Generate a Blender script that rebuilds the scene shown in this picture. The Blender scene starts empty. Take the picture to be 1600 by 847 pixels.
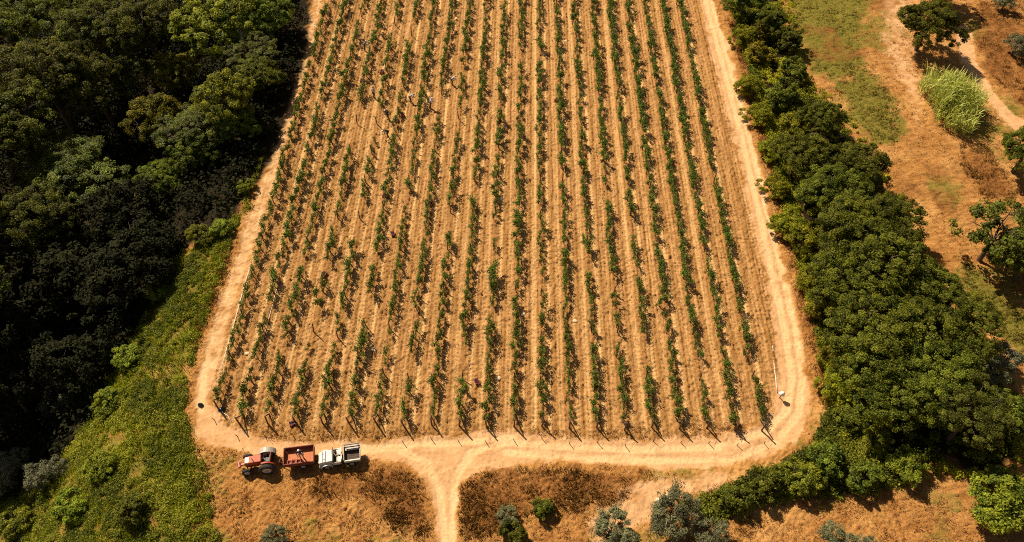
import bpy, bmesh, math, random
import numpy as np
from mathutils import Vector, Matrix

sc = bpy.context.scene
COL = sc.collection
R = math.radians

# ------------------------------------------------------------------ camera
CAM_H = 66.0
F = 1244.0            # focal length in pixels of the 1600 px wide photograph
PITCH = R(51.6)
cam_d = bpy.data.cameras.new('camera')
cam_d.sensor_width = 36.0
cam_d.lens = 36.0 * F / 1600.0
cam_d.clip_start = 0.5
cam_d.clip_end = 5000.0
cam = bpy.data.objects.new('camera', cam_d)
COL.objects.link(cam)
cam.location = (0, 0, CAM_H)
cam.rotation_euler = (math.pi / 2 - PITCH, 0, 0)
sc.camera = cam

# ------------------------------------------------------------------ sky and sun
SUN_EL, SUN_AZ = R(47.0), math.atan2(-0.68, 0.73)       # the sun stands far left, behind the vineyard
w = bpy.data.worlds.new('World')
sc.world = w
w.use_nodes = True
nt = w.node_tree
sky = nt.nodes.new('ShaderNodeTexSky')
sky.sky_type = 'NISHITA'
sky.sun_disc = False
sky.sun_elevation = SUN_EL
sky.sun_rotation = SUN_AZ
bg = nt.nodes['Background']
sky.dust_density = 1.0
sky.air_density = 0.7
sky.ozone_density = 0.3
warm = nt.nodes.new('ShaderNodeMix'); warm.data_type = 'RGBA'; warm.blend_type = 'MULTIPLY'
warm.inputs[0].default_value = 1.0
warm.inputs[7].default_value = (1.0, 0.80, 0.58, 1)      # the photograph's warm white balance
nt.links.new(sky.outputs[0], warm.inputs[6])
nt.links.new(warm.outputs[2], bg.inputs[0])
bg.inputs[1].default_value = 0.07
sd = bpy.data.lights.new('sun', 'SUN')
sd.energy = 5.0
sd.angle = R(0.55)
sd.color = (1.0, 0.86, 0.66)
sun = bpy.data.objects.new('sun', sd)
COL.objects.link(sun)
sdir = Vector((math.sin(SUN_AZ) * math.cos(SUN_EL), math.cos(SUN_AZ) * math.cos(SUN_EL), math.sin(SUN_EL)))
sun.rotation_euler = (-sdir).to_track_quat('-Z', 'Y').to_euler()
sun.location = sdir * 200
vs = sc.view_settings
vs.view_transform = 'Standard'
vs.look = 'None'
vs.gamma = 1.0
vs.exposure = 0.62
sc.cycles.use_denoising = False
sc.cycles.filter_width = 1.0
sc.cycles.max_bounces = 5
sc.cycles.diffuse_bounces = 2
sc.cycles.glossy_bounces = 2
sc.cycles.transmission_bounces = 2

# ------------------------------------------------------------------ pixels to places
def sstep(a, b, x):
    t = np.clip((x - a) / (b - a), 0, 1)
    return t * t * (3 - 2 * t)

def ray(px, py):
    dx, dy = px - 800.0, py - 423.5
    cp, sp = math.cos(PITCH), math.sin(PITCH)
    return np.array([dx, F * cp - dy * sp, -F * sp - dy * cp])

def flat(px, py, h=0.0):
    d = ray(px, py)
    t = (CAM_H - h) / -d[2]
    return np.array([d[0] * t, d[1] * t])

LA, LB = flat(300, 640), flat(495, 0)
_l = (LB - LA) / np.linalg.norm(LB - LA)

def left_dist(x, y):
    return -((x - LA[0]) * _l[1] - (y - LA[1]) * _l[0])

def terrain(x, y):
    d = left_dist(np.asarray(x, float), np.asarray(y, float))
    z = -8.0 * sstep(3.0, 20.0, d)
    z = z - 0.9 * sstep(0.6, 3.2, d) * 0.4
    return z

def hit(px, py, h=0.0):
    p = flat(px, py, h)
    for _ in range(12):
        p = flat(px, py, h + float(terrain(p[0], p[1])))
    return p

# ------------------------------------------------------------------ numpy value noise
class VN:
    def __init__(s, seed, n=256):
        s.n = n
        s.g = np.random.default_rng(seed).random((n, n)).astype(np.float32)
    def __call__(s, x, y):
        xi, yi = np.floor(x).astype(int), np.floor(y).astype(int)
        fx, fy = x - xi, y - yi
        fx = fx * fx * (3 - 2 * fx); fy = fy * fy * (3 - 2 * fy)
        n, g = s.n, s.g
        a, b = g[yi % n, xi % n], g[yi % n, (xi + 1) % n]
        c, d = g[(yi + 1) % n, xi % n], g[(yi + 1) % n, (xi + 1) % n]
        return (a * (1 - fx) + b * fx) * (1 - fy) + (c * (1 - fx) + d * fx) * fy
    def fbm(s, x, y, o=4):
        r, a, t = 0, 1.0, 0
        for k in range(o):
            r = r + a * s(x * 2 ** k + 17.3 * k, y * 2 ** k + 5.7 * k); t += a; a *= 0.5
        return r / t
vn1, vn2, vn3, vn4 = VN(1), VN(2), VN(3), VN(4)

def seg_dist(x, y, pts, closed):
    best = np.full(x.shape, 1e9)
    n = len(pts)
    for i in range(n if closed else n - 1):
        a, b = pts[i], pts[(i + 1) % n]
        ex, ey = b[0] - a[0], b[1] - a[1]
        L = ex * ex + ey * ey + 1e-9
        t = np.clip(((x - a[0]) * ex + (y - a[1]) * ey) / L, 0, 1)
        best = np.minimum(best, (x - a[0] - t * ex) ** 2 + (y - a[1] - t * ey) ** 2)
    return np.sqrt(best)

def inside(x, y, pts):
    c = np.zeros(x.shape, bool)
    n = len(pts)
    for i in range(n):
        (x1, y1), (x2, y2) = pts[i], pts[(i + 1) % n]
        if y1 == y2: continue
        k = ((y1 > y) != (y2 > y)) & (x < (x2 - x1) * (y - y1) / (y2 - y1) + x1)
        c ^= k
    return c

def sdist(x, y, pts):                         # positive inside
    d = seg_dist(x, y, pts, True)
    return np.where(inside(x, y, pts), d, -d)

def G(*pp): return [hit(*p) for p in pp]

# ------------------------------------------------------------------ rows
ROW_A = math.atan(35.0 * math.cos(PITCH) / F)
RD = np.array([math.sin(ROW_A), math.cos(ROW_A)])       # along a row, away from the camera
RN = np.array([RD[1], -RD[0]])                          # across the rows, to the right
NROW = 21
row0 = flat(376, 662)
row20 = flat(1188, 662)
u_first = float(np.dot(row0, RN)); u_last = float(np.dot(row20, RN))
ROW_S = (u_last - u_first) / 19.0
ROW_U = [u_first + ROW_S * (k - 1) for k in range(NROW)]
def row_pt(k, v): return RN * ROW_U[k] + RD * v
V_NEAR = float(np.dot(flat(800, 660), RD))
V_FAR = float(np.dot(flat(800, -60), RD))

# ------------------------------------------------------------------ regions
TRACK = G((491, -60), (487, 10), (466, 95), (441, 180), (415, 255), (386, 335), (355, 425), (326, 515), (306, 590), (299, 640), (308, 682),
          (350, 700), (420, 712), (500, 714), (570, 716), (620, 722), (652, 738), (668, 765), (677, 800), (683, 847), (684, 930),
          (716, 930), (714, 847), (714, 800), (717, 762), (735, 742), (775, 728), (850, 722), (960, 728), (1060, 738), (1130, 732), (1195, 714),
          (1240, 690), (1264, 655), (1266, 605), (1254, 540), (1228, 430), (1197, 300), (1167, 180), (1140, 80), (1114, 0), (1098, -60),
          (1080, -60), (1092, 10), (1112, 85), (1142, 205), (1167, 310), (1191, 420), (1208, 510), (1215, 590), (1208, 632), (1180, 662),
          (1110, 680), (1000, 688), (900, 686), (800, 672), (740, 672), (690, 683), (600, 688), (480, 690), (400, 682), (352, 665),
          (330, 630), (338, 580), (366, 490), (395, 400), (424, 310), (450, 225), (474, 135), (497, 45), (508, 0), (520, -60))
VINEYARD = G((520, -60), (508, 0), (474, 135), (450, 225), (424, 310), (395, 400), (366, 490), (338, 580), (330, 630), (352, 665), (400, 682),
             (480, 690), (600, 688), (690, 683), (740, 672), (800, 672), (900, 686), (1000, 688), (1110, 680), (1180, 662), (1208, 632),
             (1215, 590), (1208, 510), (1191, 420), (1167, 310), (1142, 205), (1112, 85), (1092, 10), (1080, -60))
RUTS = [G((497, -60), (480, 60), (455, 160), (427, 245), (398, 330), (367, 420), (337, 510), (318, 580), (312, 640)),
        G((512, -60), (494, 30), (467, 140), (441, 225), (413, 310), (384, 395), (354, 485), (332, 570)),
        G((1092, -60), (1106, 20), (1128, 100), (1156, 205), (1182, 320), (1206, 430), (1226, 520), (1236, 590), (1228, 640), (1195, 675), (1120, 698), (1000, 702), (880, 698), (790, 690), (735, 706), (712, 745), (706, 800), (704, 930)),
        G((1102, -60), (1115, 20), (1138, 100), (1167, 205), (1196, 320), (1222, 430), (1243, 520), (1253, 590), (1246, 645), (1212, 690), (1140, 718), (1010, 718), (880, 712), (790, 706)),
        G((550, 698), (620, 700), (665, 722), (685, 760), (692, 810), (694, 930)),
        G((560, 706), (640, 694), (720, 690), (800, 684))]
PATH = G((1488, 40), (1500, 95), (1530, 145), (1562, 183), (1590, 212), (1640, 260), (1680, 250), (1620, 195), (1585, 180), (1552, 142), (1528, 98), (1515, 40))
SANDY = G((1375, -60), (1392, 0), (1378, 60), (1400, 110), (1425, 150), (1432, 190), (1440, 150), (1420, 90), (1425, 30), (1440, -60))
GREEN = [G((1225, -60), (1240, 40), (1262, 110), (1300, 130), (1350, 110), (1340, 50), (1360, 0), (1350, -60)),
         G((1300, 130), (1330, 180), (1370, 230), (1410, 220), (1400, 150), (1350, 110)),
         G((1490, 430), (1530, 500), (1610, 560), (1620, 500), (1560, 450), (1510, 410))]
BROWN = [G((500, 745), (560, 735), (620, 728), (655, 750), (668, 800), (672, 840), (620, 835), (600, 800), (530, 780), (480, 770)),
         G((722, 760), (740, 745), (800, 735), (900, 735), (990, 745), (985, 790), (900, 800), (850, 790), (800, 830), (722, 850)),
         G((1110, -60), (1150, 80), (1180, 200), (1215, 340), (1240, 440), (1262, 540), (1282, 610), (1292, 660), (1270, 700), (1180, 745), (1090, 750), (1060, 770), (1120, 790), (1230, 760), (1320, 700), (1310, 600), (1280, 480), (1240, 340), (1200, 190), (1160, 60), (1140, -60)),
         G((1500, 225), (1540, 225), (1580, 290), (1590, 320), (1540, 310), (1500, 260)),
         G((1530, 0), (1610, 0), (1640, 180), (1590, 165), (1550, 120), (1525, 70)),
         G((330, 420), (350, 380), (372, 370), (350, 440), (325, 510), (300, 570), (292, 560))]
BANK = G((415, 230), (400, 270), (375, 300), (395, 330), (350, 345), (300, 390), (260, 410), (225, 470), (215, 520), (180, 570), (150, 640), (95, 720), (30, 770),
         (-60, 800), (-120, 900), (290, 900), (300, 780), (290, 690), (287, 640), (300, 570), (318, 515), (345, 430), (378, 335), (408, 255))
FOREST = G((485, -100), (470, 80), (440, 180), (400, 270), (350, 345), (260, 410), (215, 520), (150, 640), (95, 720), (0, 780), (-300, 900), (-500, 500), (-300, -100))
BELT = G((1125, -60), (1170, 120), (1200, 230), (1240, 380), (1270, 520), (1295, 650), (1340, 720), (1300, 790), (1400, 760), (1480, 740), (1560, 790), (1640, 700), (1560, 560), (1480, 440), (1400, 300), (1340, 200), (1255, 110), (1225, -60))

# ------------------------------------------------------------------ tagging helpers
def tag(o, label=None, cat=None, group=None, kind=None):
    if label: o['label'] = label
    if cat: o['category'] = cat
    if group: o['group'] = group
    if kind: o['kind'] = kind
    return o

def link(o, parent=None):
    COL.objects.link(o)
    if parent is not None: o.parent = parent
    return o

def empty(name, loc, rz=0.0, scale=None, label=None, cat=None, group=None):
    o = bpy.data.objects.new(name, None)
    o.empty_display_size = 0.3
    link(o)
    o.location = loc
    o.rotation_euler = (0, 0, rz)
    if scale is not None: o.scale = scale if hasattr(scale, '__len__') else (scale,) * 3
    return tag(o, label, cat, group)

def obj(name, me, parent=None):
    return link(bpy.data.objects.new(name, me), parent)

def np_mesh(name, verts, quads, mats, tint=None, attrs=None, smooth=False, midx=None):
    me = bpy.data.meshes.new(name)
    n, m = len(verts), len(quads)
    me.vertices.add(n)
    me.vertices.foreach_set('co', np.asarray(verts, np.float32).ravel())
    me.loops.add(m * 4)
    me.polygons.add(m)
    me.polygons.foreach_set('loop_start', np.arange(0, m * 4, 4, dtype=np.int32))
    me.loops.foreach_set('vertex_index', np.asarray(quads, np.int32).ravel())
    if midx is not None: me.polygons.foreach_set('material_index', np.asarray(midx, np.int32))
    if smooth: me.polygons.foreach_set('use_smooth', np.ones(m, bool))
    me.update(calc_edges=True)
    if tint is not None:
        a = me.attributes.new('tint', 'FLOAT', 'FACE')
        a.data.foreach_set('value', np.asarray(tint, np.float32))
    for k, v in (attrs or {}).items():
        a = me.attributes.new(k, 'FLOAT', 'POINT')
        a.data.foreach_set('value', np.asarray(v, np.float32))
    for mt in mats if isinstance(mats, (list, tuple)) else [mats]: me.materials.append(mt)
    return me

class MB:                                      # collects shapes into one mesh
    def __init__(s): s.v, s.f, s.m, s.cur = [], [], [], 0
    def add(s, vs_, fs):
        b = len(s.v)
        s.v += [tuple(p) for p in vs_]
        s.f += [tuple(i + b for i in f) for f in fs]
        s.m += [s.cur] * len(fs)
        return s
    def box(s, c, d, rot=None):
        x, y, z = d[0] / 2, d[1] / 2, d[2] / 2
        P = [Vector(p) for p in ((-x, -y, -z), (x, -y, -z), (x, y, -z), (-x, y, -z), (-x, -y, z), (x, -y, z), (x, y, z), (-x, y, z))]
        if rot is not None: P = [rot @ p for p in P]
        return s.add([p + Vector(c) for p in P], [(0, 3, 2, 1), (4, 5, 6, 7), (0, 1, 5, 4), (1, 2, 6, 5), (2, 3, 7, 6), (3, 0, 4, 7)])
    def prism(s, prof, y0, y1):                # profile in xz, extruded along y
        n = len(prof)
        vs_ = [(x, y0, z) for x, z in prof] + [(x, y1, z) for x, z in prof]
        fs = [tuple(range(n)), tuple(range(2 * n - 1, n - 1, -1))]
        fs += [(i, i + n, (i + 1) % n + n, (i + 1) % n) for i in range(n)]
        return s.add(vs_, fs)
    def tube(s, pts, rad, n=8, cap=True):
        pts = [Vector(p) for p in pts]
        if not hasattr(rad, '__len__'): rad = [rad] * len(pts)
        vs_, fs = [], []
        ref = None
        for i, p in enumerate(pts):
            t = (pts[min(i + 1, len(pts) - 1)] - pts[max(i - 1, 0)]).normalized()
            a = ref if ref is not None else (Vector((1, 0, 0)) if abs(t.x) < 0.8 else Vector((0, 1, 0)))
            a = (a - t * a.dot(t)).normalized(); ref = a
            b = t.cross(a)
            for k in range(n):
                q = 2 * math.pi * k / n
                vs_.append(p + (a * math.cos(q) + b * math.sin(q)) * rad[i])
        for i in range(len(pts) - 1):
            for k in range(n):
                fs.append((i * n + k, i * n + (k + 1) % n, (i + 1) * n + (k + 1) % n, (i + 1) * n + k))
        if cap:
            fs.append(tuple(range(n - 1, -1, -1)))
            fs.append(tuple(range((len(pts) - 1) * n, len(pts) * n)))
        return s.add(vs_, fs)
    def lathe_y(s, c, prof, n=24):             # wheel shapes: profile (radius, y) turned round the y axis
        vs_, fs = [], []
        for r_, y in prof:
            for k in range(n):
                q = 2 * math.pi * k / n
                vs_.append((c[0] + r_ * math.cos(q), c[1] + y, c[2] + r_ * math.sin(q)))
        for i in range(len(prof) - 1):
            for k in range(n):
                fs.append((i * n + k, i * n + (k + 1) % n, (i + 1) * n + (k + 1) % n, (i + 1) * n + k))
        fs.append(tuple(range(n)))
        fs.append(tuple(range(len(prof) * n - 1, (len(prof) - 1) * n - 1, -1)))
        return s.add(vs_, fs)
    def ball(s, c, r_, n=10, m=7):
        r_ = r_ if hasattr(r_, '__len__') else (r_,) * 3
        vs_ = [(c[0], c[1], c[2] + r_[2])]
        for i in range(1, m):
            for k in range(n):
                a, q = math.pi * i / m, 2 * math.pi * k / n
                vs_.append((c[0] + r_[0] * math.sin(a) * math.cos(q), c[1] + r_[1] * math.sin(a) * math.sin(q), c[2] + r_[2] * math.cos(a)))
        vs_.append((c[0], c[1], c[2] - r_[2]))
        fs = [(0, 1 + k, 1 + (k + 1) % n) for k in range(n)]
        for i in range(m - 2):
            for k in range(n):
                fs.append((1 + i * n + k, 1 + (i + 1) * n + k, 1 + (i + 1) * n + (k + 1) % n, 1 + i * n + (k + 1) % n))
        L = len(vs_) - 1
        fs += [(L, 1 + (m - 2) * n + (k + 1) % n, 1 + (m - 2) * n + k) for k in range(n)]
        return s.add(vs_, fs)
    def mesh(s, name, mats, smooth=False):
        me = bpy.data.meshes.new(name)
        me.from_pydata(s.v, [], s.f)
        for mt in mats if isinstance(mats, (list, tuple)) else [mats]: me.materials.append(mt)
        me.polygons.foreach_set('material_index', s.m)
        if smooth: me.polygons.foreach_set('use_smooth', [True] * len(s.f))
        me.update()
        return me
    def build(s, name, mats, parent=None, bevel=0.0, smooth=False):
        o = obj(name, s.mesh(name, mats, smooth), parent)
        if bevel:
            b = o.modifiers.new('edge', 'BEVEL'); b.width = bevel; b.segments = 2; b.limit_method = 'ANGLE'
        return o

# ------------------------------------------------------------------ materials
def new_mat(name):
    m = bpy.data.materials.new(name); m.use_nodes = True
    n = m.node_tree.nodes
    return m, m.node_tree, n['Principled BSDF']

def N(t, typ, **kw):
    n = t.nodes.new(typ)
    for k, v in kw.items():
        if k in n.inputs: n.inputs[k].default_value = v
        else: setattr(n, k, v)
    return n

def mixc(t, fac, a, b, blend='MIX'):
    m = t.nodes.new('ShaderNodeMix'); m.data_type = 'RGBA'; m.blend_type = blend
    for s_, v in ((m.inputs[0], fac), (m.inputs[6], a), (m.inputs[7], b)):
        if hasattr(v, 'links') or hasattr(v, 'is_linked'): t.links.new(v, s_)
        else: s_.default_value = v if not hasattr(v, '__len__') else (*v[:3], 1.0)
    return m.outputs[2]

def math_(t, op, a, b=0.0, clamp=False):
    m = t.nodes.new('ShaderNodeMath'); m.operation = op; m.use_clamp = clamp
    for i, v in enumerate((a, b)):
        if hasattr(v, 'is_linked'): t.links.new(v, m.inputs[i])
        else: m.inputs[i].default_value = v
    return m.outputs[0]

def attr(t, name):
    n = t.nodes.new('ShaderNodeAttribute'); n.attribute_name = name
    return n.outputs['Fac']

def noise(t, scale, detail=4, rough=0.6, vec=None, w=None):
    n = N(t, 'ShaderNodeTexNoise', Scale=scale, Detail=detail, Roughness=rough)
    if vec is not None: t.links.new(vec, n.inputs['Vector'])
    return n.outputs[0]

def ramp(t, fac, lo, hi):
    m = t.nodes.new('ShaderNodeMapRange'); m.clamp = True
    t.links.new(fac, m.inputs[0])
    m.inputs[1].default_value = lo; m.inputs[2].default_value = hi
    return m.outputs[0]

def leaf_mat(name, dark, light, transl=0.45, var=0.5, rough=0.5):
    m, t, p = new_mat(name)
    tint = attr(t, 'tint')
    oi = t.nodes.new('ShaderNodeObjectInfo')
    c = mixc(t, tint, dark, light)
    v = math_(t, 'ADD', math_(t, 'MULTIPLY', oi.outputs['Random'], var), 1.0 - var / 2)
    hsv = N(t, 'ShaderNodeHueSaturation')
    t.links.new(v, hsv.inputs['Value'])
    t.links.new(math_(t, 'ADD', math_(t, 'MULTIPLY', oi.outputs['Random'], 0.04), 0.48), hsv.inputs['Hue'])
    t.links.new(c, hsv.inputs['Color'])
    c = hsv.outputs[0]
    t.links.new(c, p.inputs['Base Color'])
    p.inputs['Roughness'].default_value = rough
    p.inputs['Specular IOR Level'].default_value = 0.12
    tr = N(t, 'ShaderNodeBsdfTranslucent')
    t.links.new(mixc(t, 1.0, c, (1.35, 1.25, 0.5), 'MULTIPLY'), tr.inputs[0])
    mx = N(t, 'ShaderNodeMixShader'); mx.inputs[0].default_value = transl
    t.links.new(p.outputs[0], mx.inputs[1]); t.links.new(tr.outputs[0], mx.inputs[2])
    t.links.new(mx.outputs[0], t.nodes['Material Output'].inputs[0])
    return m

def solid(name, col, rough=0.6, metal=0.0, wear=None, scale=6.0, amt=0.5, bump=0.0):
    m, t, p = new_mat(name)
    tc = t.nodes.new('ShaderNodeTexCoord')
    f = ramp(t, noise(t, scale, 5, 0.65, tc.outputs['Object']), 0.62 - 0.3 * amt, 0.72)
    wc = wear if wear else tuple(c * 0.6 for c in col)
    t.links.new(mixc(t, f, col, wc), p.inputs['Base Color'])
    p.inputs['Roughness'].default_value = rough
    p.inputs['Metallic'].default_value = metal
    if bump:
        b = N(t, 'ShaderNodeBump', Strength=0.6, Distance=bump)
        t.links.new(noise(t, scale * 4, 4, 0.6, tc.outputs['Object']), b.inputs['Height'])
        t.links.new(b.outputs[0], p.inputs['Normal'])
    return m

M = dict(
    oak=leaf_mat('oak_leaves', (0.028, 0.042, 0.006), (0.275, 0.300, 0.032)),
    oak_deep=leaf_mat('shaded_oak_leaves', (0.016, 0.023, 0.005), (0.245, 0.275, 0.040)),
    shade=leaf_mat('shade_dark_leaves', (0.010, 0.011, 0.004), (0.026, 0.027, 0.008), 0.15, 0.35, 0.9),  # near-black leaf colour stands in for the deep shade of the wood
    locust=leaf_mat('locust_leaves', (0.055, 0.068, 0.006), (0.330, 0.320, 0.026), 0.4),
    bright=leaf_mat('bramble_leaves', (0.050, 0.074, 0.007), (0.370, 0.395, 0.034), 0.35),
    lime=leaf_mat('lime_leaves', (0.080, 0.098, 0.007), (0.480, 0.450, 0.032), 0.5, 0.3),
    olive=leaf_mat('olive_leaves', (0.070, 0.075, 0.035), (0.250, 0.240, 0.120), 0.2),
    silver=leaf_mat('silver_leaves', (0.08, 0.09, 0.05), (0.24, 0.25, 0.14), 0.2),
    yellow=leaf_mat('yellow_leaves', (0.085, 0.080, 0.006), (0.36, 0.27, 0.02), 0.35),
    reed=leaf_mat('reed_leaves', (0.14, 0.16, 0.024), (0.62, 0.60, 0.19), 0.4),
    vine=leaf_mat('vine_leaves', (0.032, 0.052, 0.007), (0.180, 0.245, 0.028), 0.35),
    grass=leaf_mat('green_grass', (0.07, 0.075, 0.010), (0.22, 0.18, 0.035), 0.2, 0),
    straw=leaf_mat('dry_straw', (0.18, 0.08, 0.02), (0.55, 0.33, 0.12), 0.15, 0),
    weed=leaf_mat('dead_weeds', (0.09, 0.036, 0.012), (0.33, 0.16, 0.045), 0.1, 0),
    bark=solid('bark', (0.10, 0.065, 0.04), 0.9, wear=(0.045, 0.03, 0.02), scale=9, bump=0.03),
    post=solid('weathered_post', (0.085, 0.045, 0.028), 0.85, wear=(0.16, 0.10, 0.06), scale=14, bump=0.01),
    wire=solid('wire', (0.16, 0.11, 0.07), 0.8),
    stemwood=solid('vine_wood', (0.11, 0.055, 0.03), 0.9, wear=(0.05, 0.025, 0.015), scale=20),
    red=solid('orange_red_paint', (0.38, 0.064, 0.014), 0.6, wear=(0.36, 0.07, 0.02), scale=5, amt=0.6),
    redbar=solid('dull_red_paint', (0.36, 0.035, 0.015), 0.45, wear=(0.16, 0.03, 0.015)),
    rust=solid('rusty_steel', (0.46, 0.135, 0.034), 0.7, wear=(0.30, 0.075, 0.02), scale=4, amt=0.7, bump=0.004),
    rustdark=solid('dark_rusty_steel', (0.17, 0.035, 0.016), 0.75, wear=(0.09, 0.025, 0.015), scale=5),
    white=solid('white_paint', (0.74, 0.70, 0.62), 0.5, wear=(0.42, 0.33, 0.23), scale=4, amt=0.75),
    grey=solid('grey_paint', (0.40, 0.36, 0.31), 0.5, wear=(0.25, 0.2, 0.16)),
    steel=solid('dark_steel', (0.05, 0.045, 0.04), 0.5, 0.5, wear=(0.09, 0.05, 0.03)),
    tyre=solid('tyre_rubber', (0.022, 0.02, 0.018), 0.9, wear=(0.06, 0.045, 0.03), scale=10),
    rim=solid('rim_paint', (0.52, 0.46, 0.40), 0.5, wear=(0.2, 0.13, 0.08)),
    seat=solid('black_vinyl', (0.025, 0.023, 0.022), 0.5),
    bed=solid('worn_bed_boards', (0.07, 0.04, 0.028), 0.8, wear=(0.06, 0.035, 0.025), scale=8),
    glass=solid('headlamp_glass', (0.6, 0.6, 0.58), 0.1),
    crate=solid('red_crate_plastic', (0.30, 0.03, 0.018), 0.5, wear=(0.17, 0.02, 0.012)),
    crate_o=solid('orange_crate_plastic', (0.50, 0.11, 0.03), 0.5),
    grape=solid('dark_grapes', (0.02, 0.008, 0.018), 0.4, wear=(0.05, 0.015, 0.03), scale=25),
    bag=solid('black_bag', (0.018, 0.017, 0.018), 0.4, bump=0.02),
    sack=solid('white_sack', (0.82, 0.80, 0.76), 0.6, bump=0.02),
    pipe=solid('pale_plastic_pipe', (0.72, 0.66, 0.55), 0.5),
    stone=solid('pale_stone', (0.62, 0.49, 0.33), 0.9, wear=(0.5, 0.36, 0.2), scale=5, bump=0.03),
    skin=solid('skin', (0.42, 0.22, 0.13), 0.55, wear=(0.38, 0.19, 0.11)),
    shirt_w=solid('white_shirt', (0.42, 0.42, 0.46), 0.85),
    shirt_d=solid('dark_shirt', (0.045, 0.035, 0.04), 0.85),
    shirt_b=solid('blue_shirt', (0.12, 0.17, 0.28), 0.85),
    trousers=solid('dark_trousers', (0.035, 0.032, 0.038), 0.9),
    trousers_g=solid('grey_trousers', (0.42, 0.39, 0.36), 0.9),
    shoe=solid('shoe_leather', (0.03, 0.022, 0.017), 0.7),
    hair=solid('dark_hair', (0.02, 0.014, 0.01), 0.6),
    cap=solid('white_cloth_hat', (0.80, 0.78, 0.74), 0.85),
)

def ground_material():
    m, t, p = new_mat('sun_dried_earth')
    tc = t.nodes.new('ShaderNodeTexCoord')
    P = tc.outputs['Object']
    mp = t.nodes.new('ShaderNodeMapping')
    mp.inputs['Rotation'].default_value = (0, 0, ROW_A)
    t.links.new(P, mp.inputs['Vector'])
    st = t.nodes.new('ShaderNodeMapping'); st.inputs['Scale'].default_value = (5.0, 0.22, 1)
    t.links.new(mp.outputs[0], st.inputs['Vector'])
    nf = noise(t, 5.0, 6, 0.72, P)
    nm = noise(t, 0.9, 5, 0.62, P)
    nl = noise(t, 0.16, 4, 0.6, P)
    nff = noise(t, 17.0, 3, 0.7, P)
    nstreak = noise(t, 1.0, 4, 0.65, st.outputs[0])
    # dry straw ground
    c = mixc(t, ramp(t, nm, 0.35, 0.66), (0.33, 0.145, 0.037), (0.50, 0.255, 0.078))
    c = mixc(t, math_(t, 'MULTIPLY', ramp(t, nf, 0.45, 0.68), 0.8), c, (0.19, 0.072, 0.02))
    c = mixc(t, math_(t, 'MULTIPLY', ramp(t, nl, 0.48, 0.66), 0.55), c, (0.62, 0.35, 0.12))
    # grass
    g = mixc(t, ramp(t, nf, 0.35, 0.65), (0.10, 0.095, 0.012), (0.25, 0.20, 0.035))
    gf = math_(t, 'ADD', attr(t, 'green'), math_(t, 'MULTIPLY', math_(t, 'SUBTRACT', nf, 0.5), 1.0))
    gf = math_(t, 'ADD', gf, math_(t, 'MULTIPLY', math_(t, 'SUBTRACT', nm, 0.5), 1.6))
    c = mixc(t, ramp(t, gf, 0.42, 0.85), c, g)
    # brown dead weeds
    b = mixc(t, ramp(t, nf, 0.35, 0.62), (0.32, 0.135, 0.035), (0.11, 0.042, 0.012))
    bf = math_(t, 'ADD', attr(t, 'brown'), math_(t, 'MULTIPLY', math_(t, 'SUBTRACT', nm, 0.5), 2.0))
    c = mixc(t, ramp(t, bf, 0.35, 0.95), c, b)
    # vineyard soil
    s = mixc(t, ramp(t, nstreak, 0.40, 0.60), (0.285, 0.128, 0.038), (0.54, 0.292, 0.112))
    s = mixc(t, math_(t, 'MULTIPLY', ramp(t, nf, 0.46, 0.66), 0.85), s, (0.20, 0.082, 0.024))
    s = mixc(t, math_(t, 'MULTIPLY', ramp(t, nff, 0.55, 0.72), 0.45), s, (0.74, 0.47, 0.19))
    s = mixc(t, math_(t, 'MULTIPLY', attr(t, 'straw'), ramp(t, nm, 0.25, 0.6)), s, (0.31, 0.155, 0.042))
    s = mixc(t, math_(t, 'MULTIPLY', ramp(t, noise(t, 0.11, 5, 0.65, P), 0.47, 0.68), 0.6), s, (0.31, 0.155, 0.042))
    s = mixc(t, math_(t, 'MULTIPLY', attr(t, 'lane'), 0.95), s, mixc(t, ramp(t, nf, 0.4, 0.7), (0.74, 0.47, 0.205), (0.54, 0.305, 0.105)))
    c = mixc(t, attr(t, 'soil'), c, s)
    # track
    k = mixc(t, ramp(t, nm, 0.3, 0.7), (0.46, 0.25, 0.108), (0.62, 0.375, 0.192))
    k = mixc(t, math_(t, 'MULTIPLY', ramp(t, nf, 0.5, 0.75), 0.5), k, (0.38, 0.19, 0.065))
    k = mixc(t, math_(t, 'MULTIPLY', attr(t, 'rut'), ramp(t, nf, 0.75, 0.35)), k, (0.70, 0.46, 0.24))
    kf = math_(t, 'ADD', attr(t, 'track'), math_(t, 'MULTIPLY', math_(t, 'SUBTRACT', nf, 0.5), 0.9))
    kf = math_(t, 'ADD', kf, math_(t, 'MULTIPLY', math_(t, 'SUBTRACT', nm, 0.5), 0.9))
    c = mixc(t, ramp(t, kf, 0.3, 0.75), c, k)
    # fallen leaves under the trees, blackened to stand in for shade
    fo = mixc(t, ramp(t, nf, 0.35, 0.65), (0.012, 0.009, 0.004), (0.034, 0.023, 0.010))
    ff = math_(t, 'ADD', attr(t, 'shade_litter'), math_(t, 'MULTIPLY', math_(t, 'SUBTRACT', nm, 0.5), 0.7))
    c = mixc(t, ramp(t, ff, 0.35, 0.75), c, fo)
    t.links.new(c, p.inputs['Base Color'])
    p.inputs['Roughness'].default_value = 0.95
    p.inputs['Specular IOR Level'].default_value = 0.1
    bp = N(t, 'ShaderNodeBump', Strength=1.0, Distance=0.16)
    h = math_(t, 'ADD', math_(t, 'MULTIPLY', nf, 0.7), math_(t, 'MULTIPLY', nff, 0.35))
    h = math_(t, 'MULTIPLY', h, math_(t, 'SUBTRACT', 1.15, math_(t, 'MULTIPLY', attr(t, 'track'), 0.75)))
    t.links.new(h, bp.inputs['Height'])
    t.links.new(bp.outputs[0], p.inputs['Normal'])
    return m
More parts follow.
